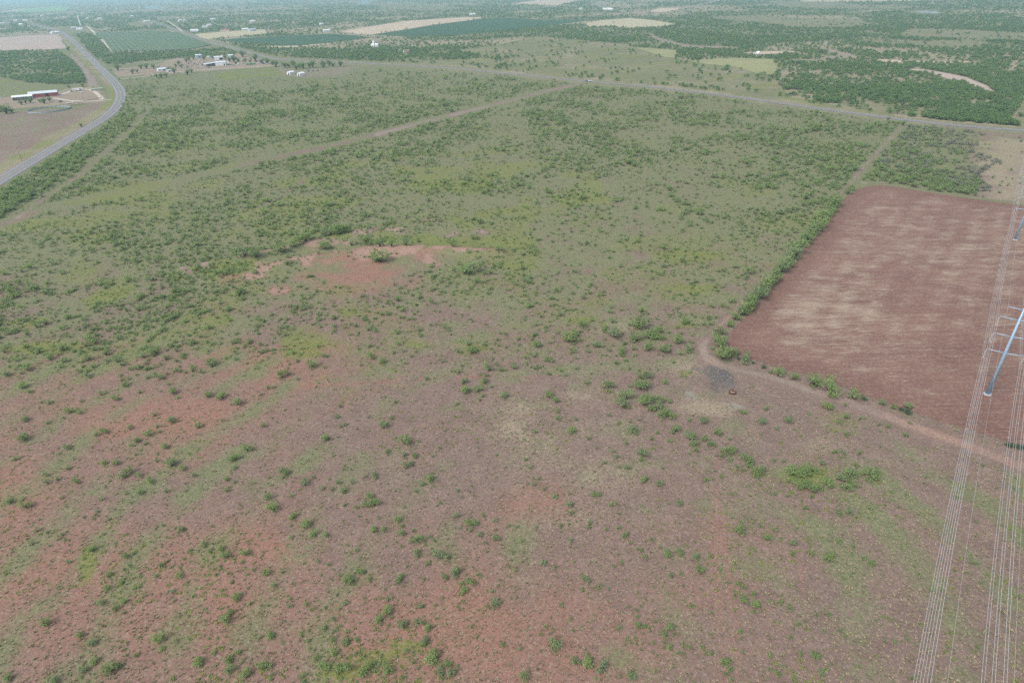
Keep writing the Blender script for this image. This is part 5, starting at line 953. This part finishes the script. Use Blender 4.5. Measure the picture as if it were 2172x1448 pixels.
# vineyard rows
sheet_poly('field', VINE, .2, FM['pink'], 'row crop ground between the highway and the town', 'field')
d0 = (Vector(G(266, 110))-Vector(G(230, 72))).normalized(); nrm = Vector((-d0.y, d0.x)); vg_ = [Vector(G(*p)) for p in VINE]; o0 = vg_[0]
lo = min((p-o0).dot(nrm) for p in vg_); hi = max((p-o0).dot(nrm) for p in vg_); cropm = fieldmat('row_crop_leaf', (.085, .135, .08), (.12, .175, .10), None, .15)
k = lo+6; nrow = 0
while k < hi-4:
    ts = []
    for a, b in zip(vg_, vg_[1:]+vg_[:1]):
        ka, kb = (a-o0).dot(nrm), (b-o0).dot(nrm)
        if (ka-k)*(kb-k) < 0: ts.append((a+(b-a)*((k-ka)/(kb-ka))-o0).dot(d0))
    if len(ts) >= 2 and max(ts)-min(ts) > 30:
        t0, t1 = min(ts)+4+(34 if k > hi-60 else 0), max(ts)-4; n = max(3, int((t1-t0)/9)); vs_ = []; fs_ = []; hw = 5.25
        for e in range(n+1):
            tt = t0+(t1-t0)*e/n
            for q, z_ in ((-hw, 0), (-hw*.85, 1.0+random.uniform(-.3, .3)), (0, 1.5+random.uniform(-.35, .35)), (hw*.85, 1.0+random.uniform(-.3, .3)), (hw, 0)):
                p = d0*tt+nrm*(k+q+random.uniform(-.4, .4)); vs_.append((p.x-(d0*t0+nrm*k).x, p.y-(d0*t0+nrm*k).y, z_+.2))
        for e in range(n):
            for q in range(4): fs_.append((e*5+q, e*5+5+q, e*5+6+q, e*5+1+q))
        m_ = MB(); m_.add(vs_, fs_); o = m_.build('crop_row', cropm); pp = o0+d0*t0+nrm*k; o.location = (pp.x, pp.y, 0)
        tag(o, 'long dark green crop row in the striped field beside the highway', 'crop row', 'rows of the striped field'); nrow += 1
    k += 11.5
# ------------------------------------------------------------------ single trees
def tree(px_, py_, wpx, label, group=None, hf=.95):
    x, y, wm, h = place_from_px(px_, py_, wpx, hf); pc, ps = TRP[random.randrange(4)]
    o = thing('tree', label, 'tree', (x, y, 0), random.uniform(0, 6.28), group); o.scale = (wm*1.1, wm*1.1, h*1.05)
    for nm, ms in (('crown', pc), ('trunk', ps)):
        c = bpy.data.objects.new(nm, ms); COL.objects.link(c); c.parent = o
for L, lb, gr in (([(604, 138, 13), (612, 139, 10), (621, 134, 14), (627, 141, 14), (635, 139, 11), (642.6, 139, 15), (662.5, 135, 18), (655, 138, 12), (685, 136, 16), (698, 133, 14), (706, 137, 10), (721.5, 135, 14), (584, 135, 15), (577, 134, 10)], 'leafy tree between the highway and the two white sheds', 'trees by the two white sheds'),
                  ([(394, 127, 11), (384, 140, 10), (396.6, 153, 13), (405.5, 150, 10), (495, 124.5, 15), (486, 126, 11), (505, 127, 9), (512.6, 113, 16), (540, 121, 17), (566.5, 129, 14), (555, 130, 12), (410, 122, 9), (432, 122, 10), (400, 124, 10), (450, 121, 9), (478, 121, 10), (520, 127, 9), (530, 129, 8), (500, 133, 8), (378, 133, 10), (372, 139, 9)], 'bushy tree standing in the scrap yard', 'trees in the scrap yard'),
                  ([(368, 149, 14), (247.7, 142, 16), (341, 160, 14), (331, 160, 10), (352, 158, 11), (280, 151, 12), (290, 150, 9), (357, 146, 11), (335, 144, 10), (325, 141, 11), (310, 140, 12), (298, 141, 12)], 'bushy tree near the low ranch house', 'trees near the ranch house'),
                  ([(91.7, 213, 15), (104, 210, 12), (63, 213, 13), (44, 217, 12), (53, 215, 10), (84, 214, 9)], 'dark bushy tree in front of the red barn', 'trees in front of the red barn'),
                  ([(11, 231, 22), (-2, 229, 18), (24, 234, 12)], 'broad green bush clump beside the round pen pasture', 'bush clump by the round pen pasture'),
                  ([(146, 184, 8), (174, 180, 9)], 'small tree behind the gravel loop', 'small trees behind the gravel loop'),
                  ([(144, 103.5, 10)], 'lone round tree beside the highway below the pinkish field', None), ([(171, 265, 9)], 'lone small bush in the bare bend of the highway', None),
                  ([(1917, 261, 12), (1884, 252, 9), (1929, 266, 9)], 'roadside tree where the dirt track meets the highway', 'trees at the track junction')):
    for a, b, wpx in L: tree(a, b, wpx, lb, gr)
# ------------------------------------------------------------------ haze
hb_ = MB(); hb_.box(-36000, 36000, -36000, 36000, -1.5, 126.0); hzo = hb_.build('haze', [])
hm = bpy.data.materials.new('haze_air'); hm.use_nodes = True; hn = hm.node_tree; hn.nodes.clear()
ho = hn.nodes.new('ShaderNodeOutputMaterial'); hv = hn.nodes.new('ShaderNodeVolumePrincipled'); hv.inputs['Color'].default_value = (.54, .85, 1.0, 1); hv.inputs['Density'].default_value = 1.35e-4; hv.inputs['Anisotropy'].default_value = 0.2
hn.links.new(hv.outputs[0], ho.inputs['Volume']); hzo.data.materials.append(hm); tag(hzo, 'thin pale blue haze in the air over the whole plain', 'haze', kind='stuff')
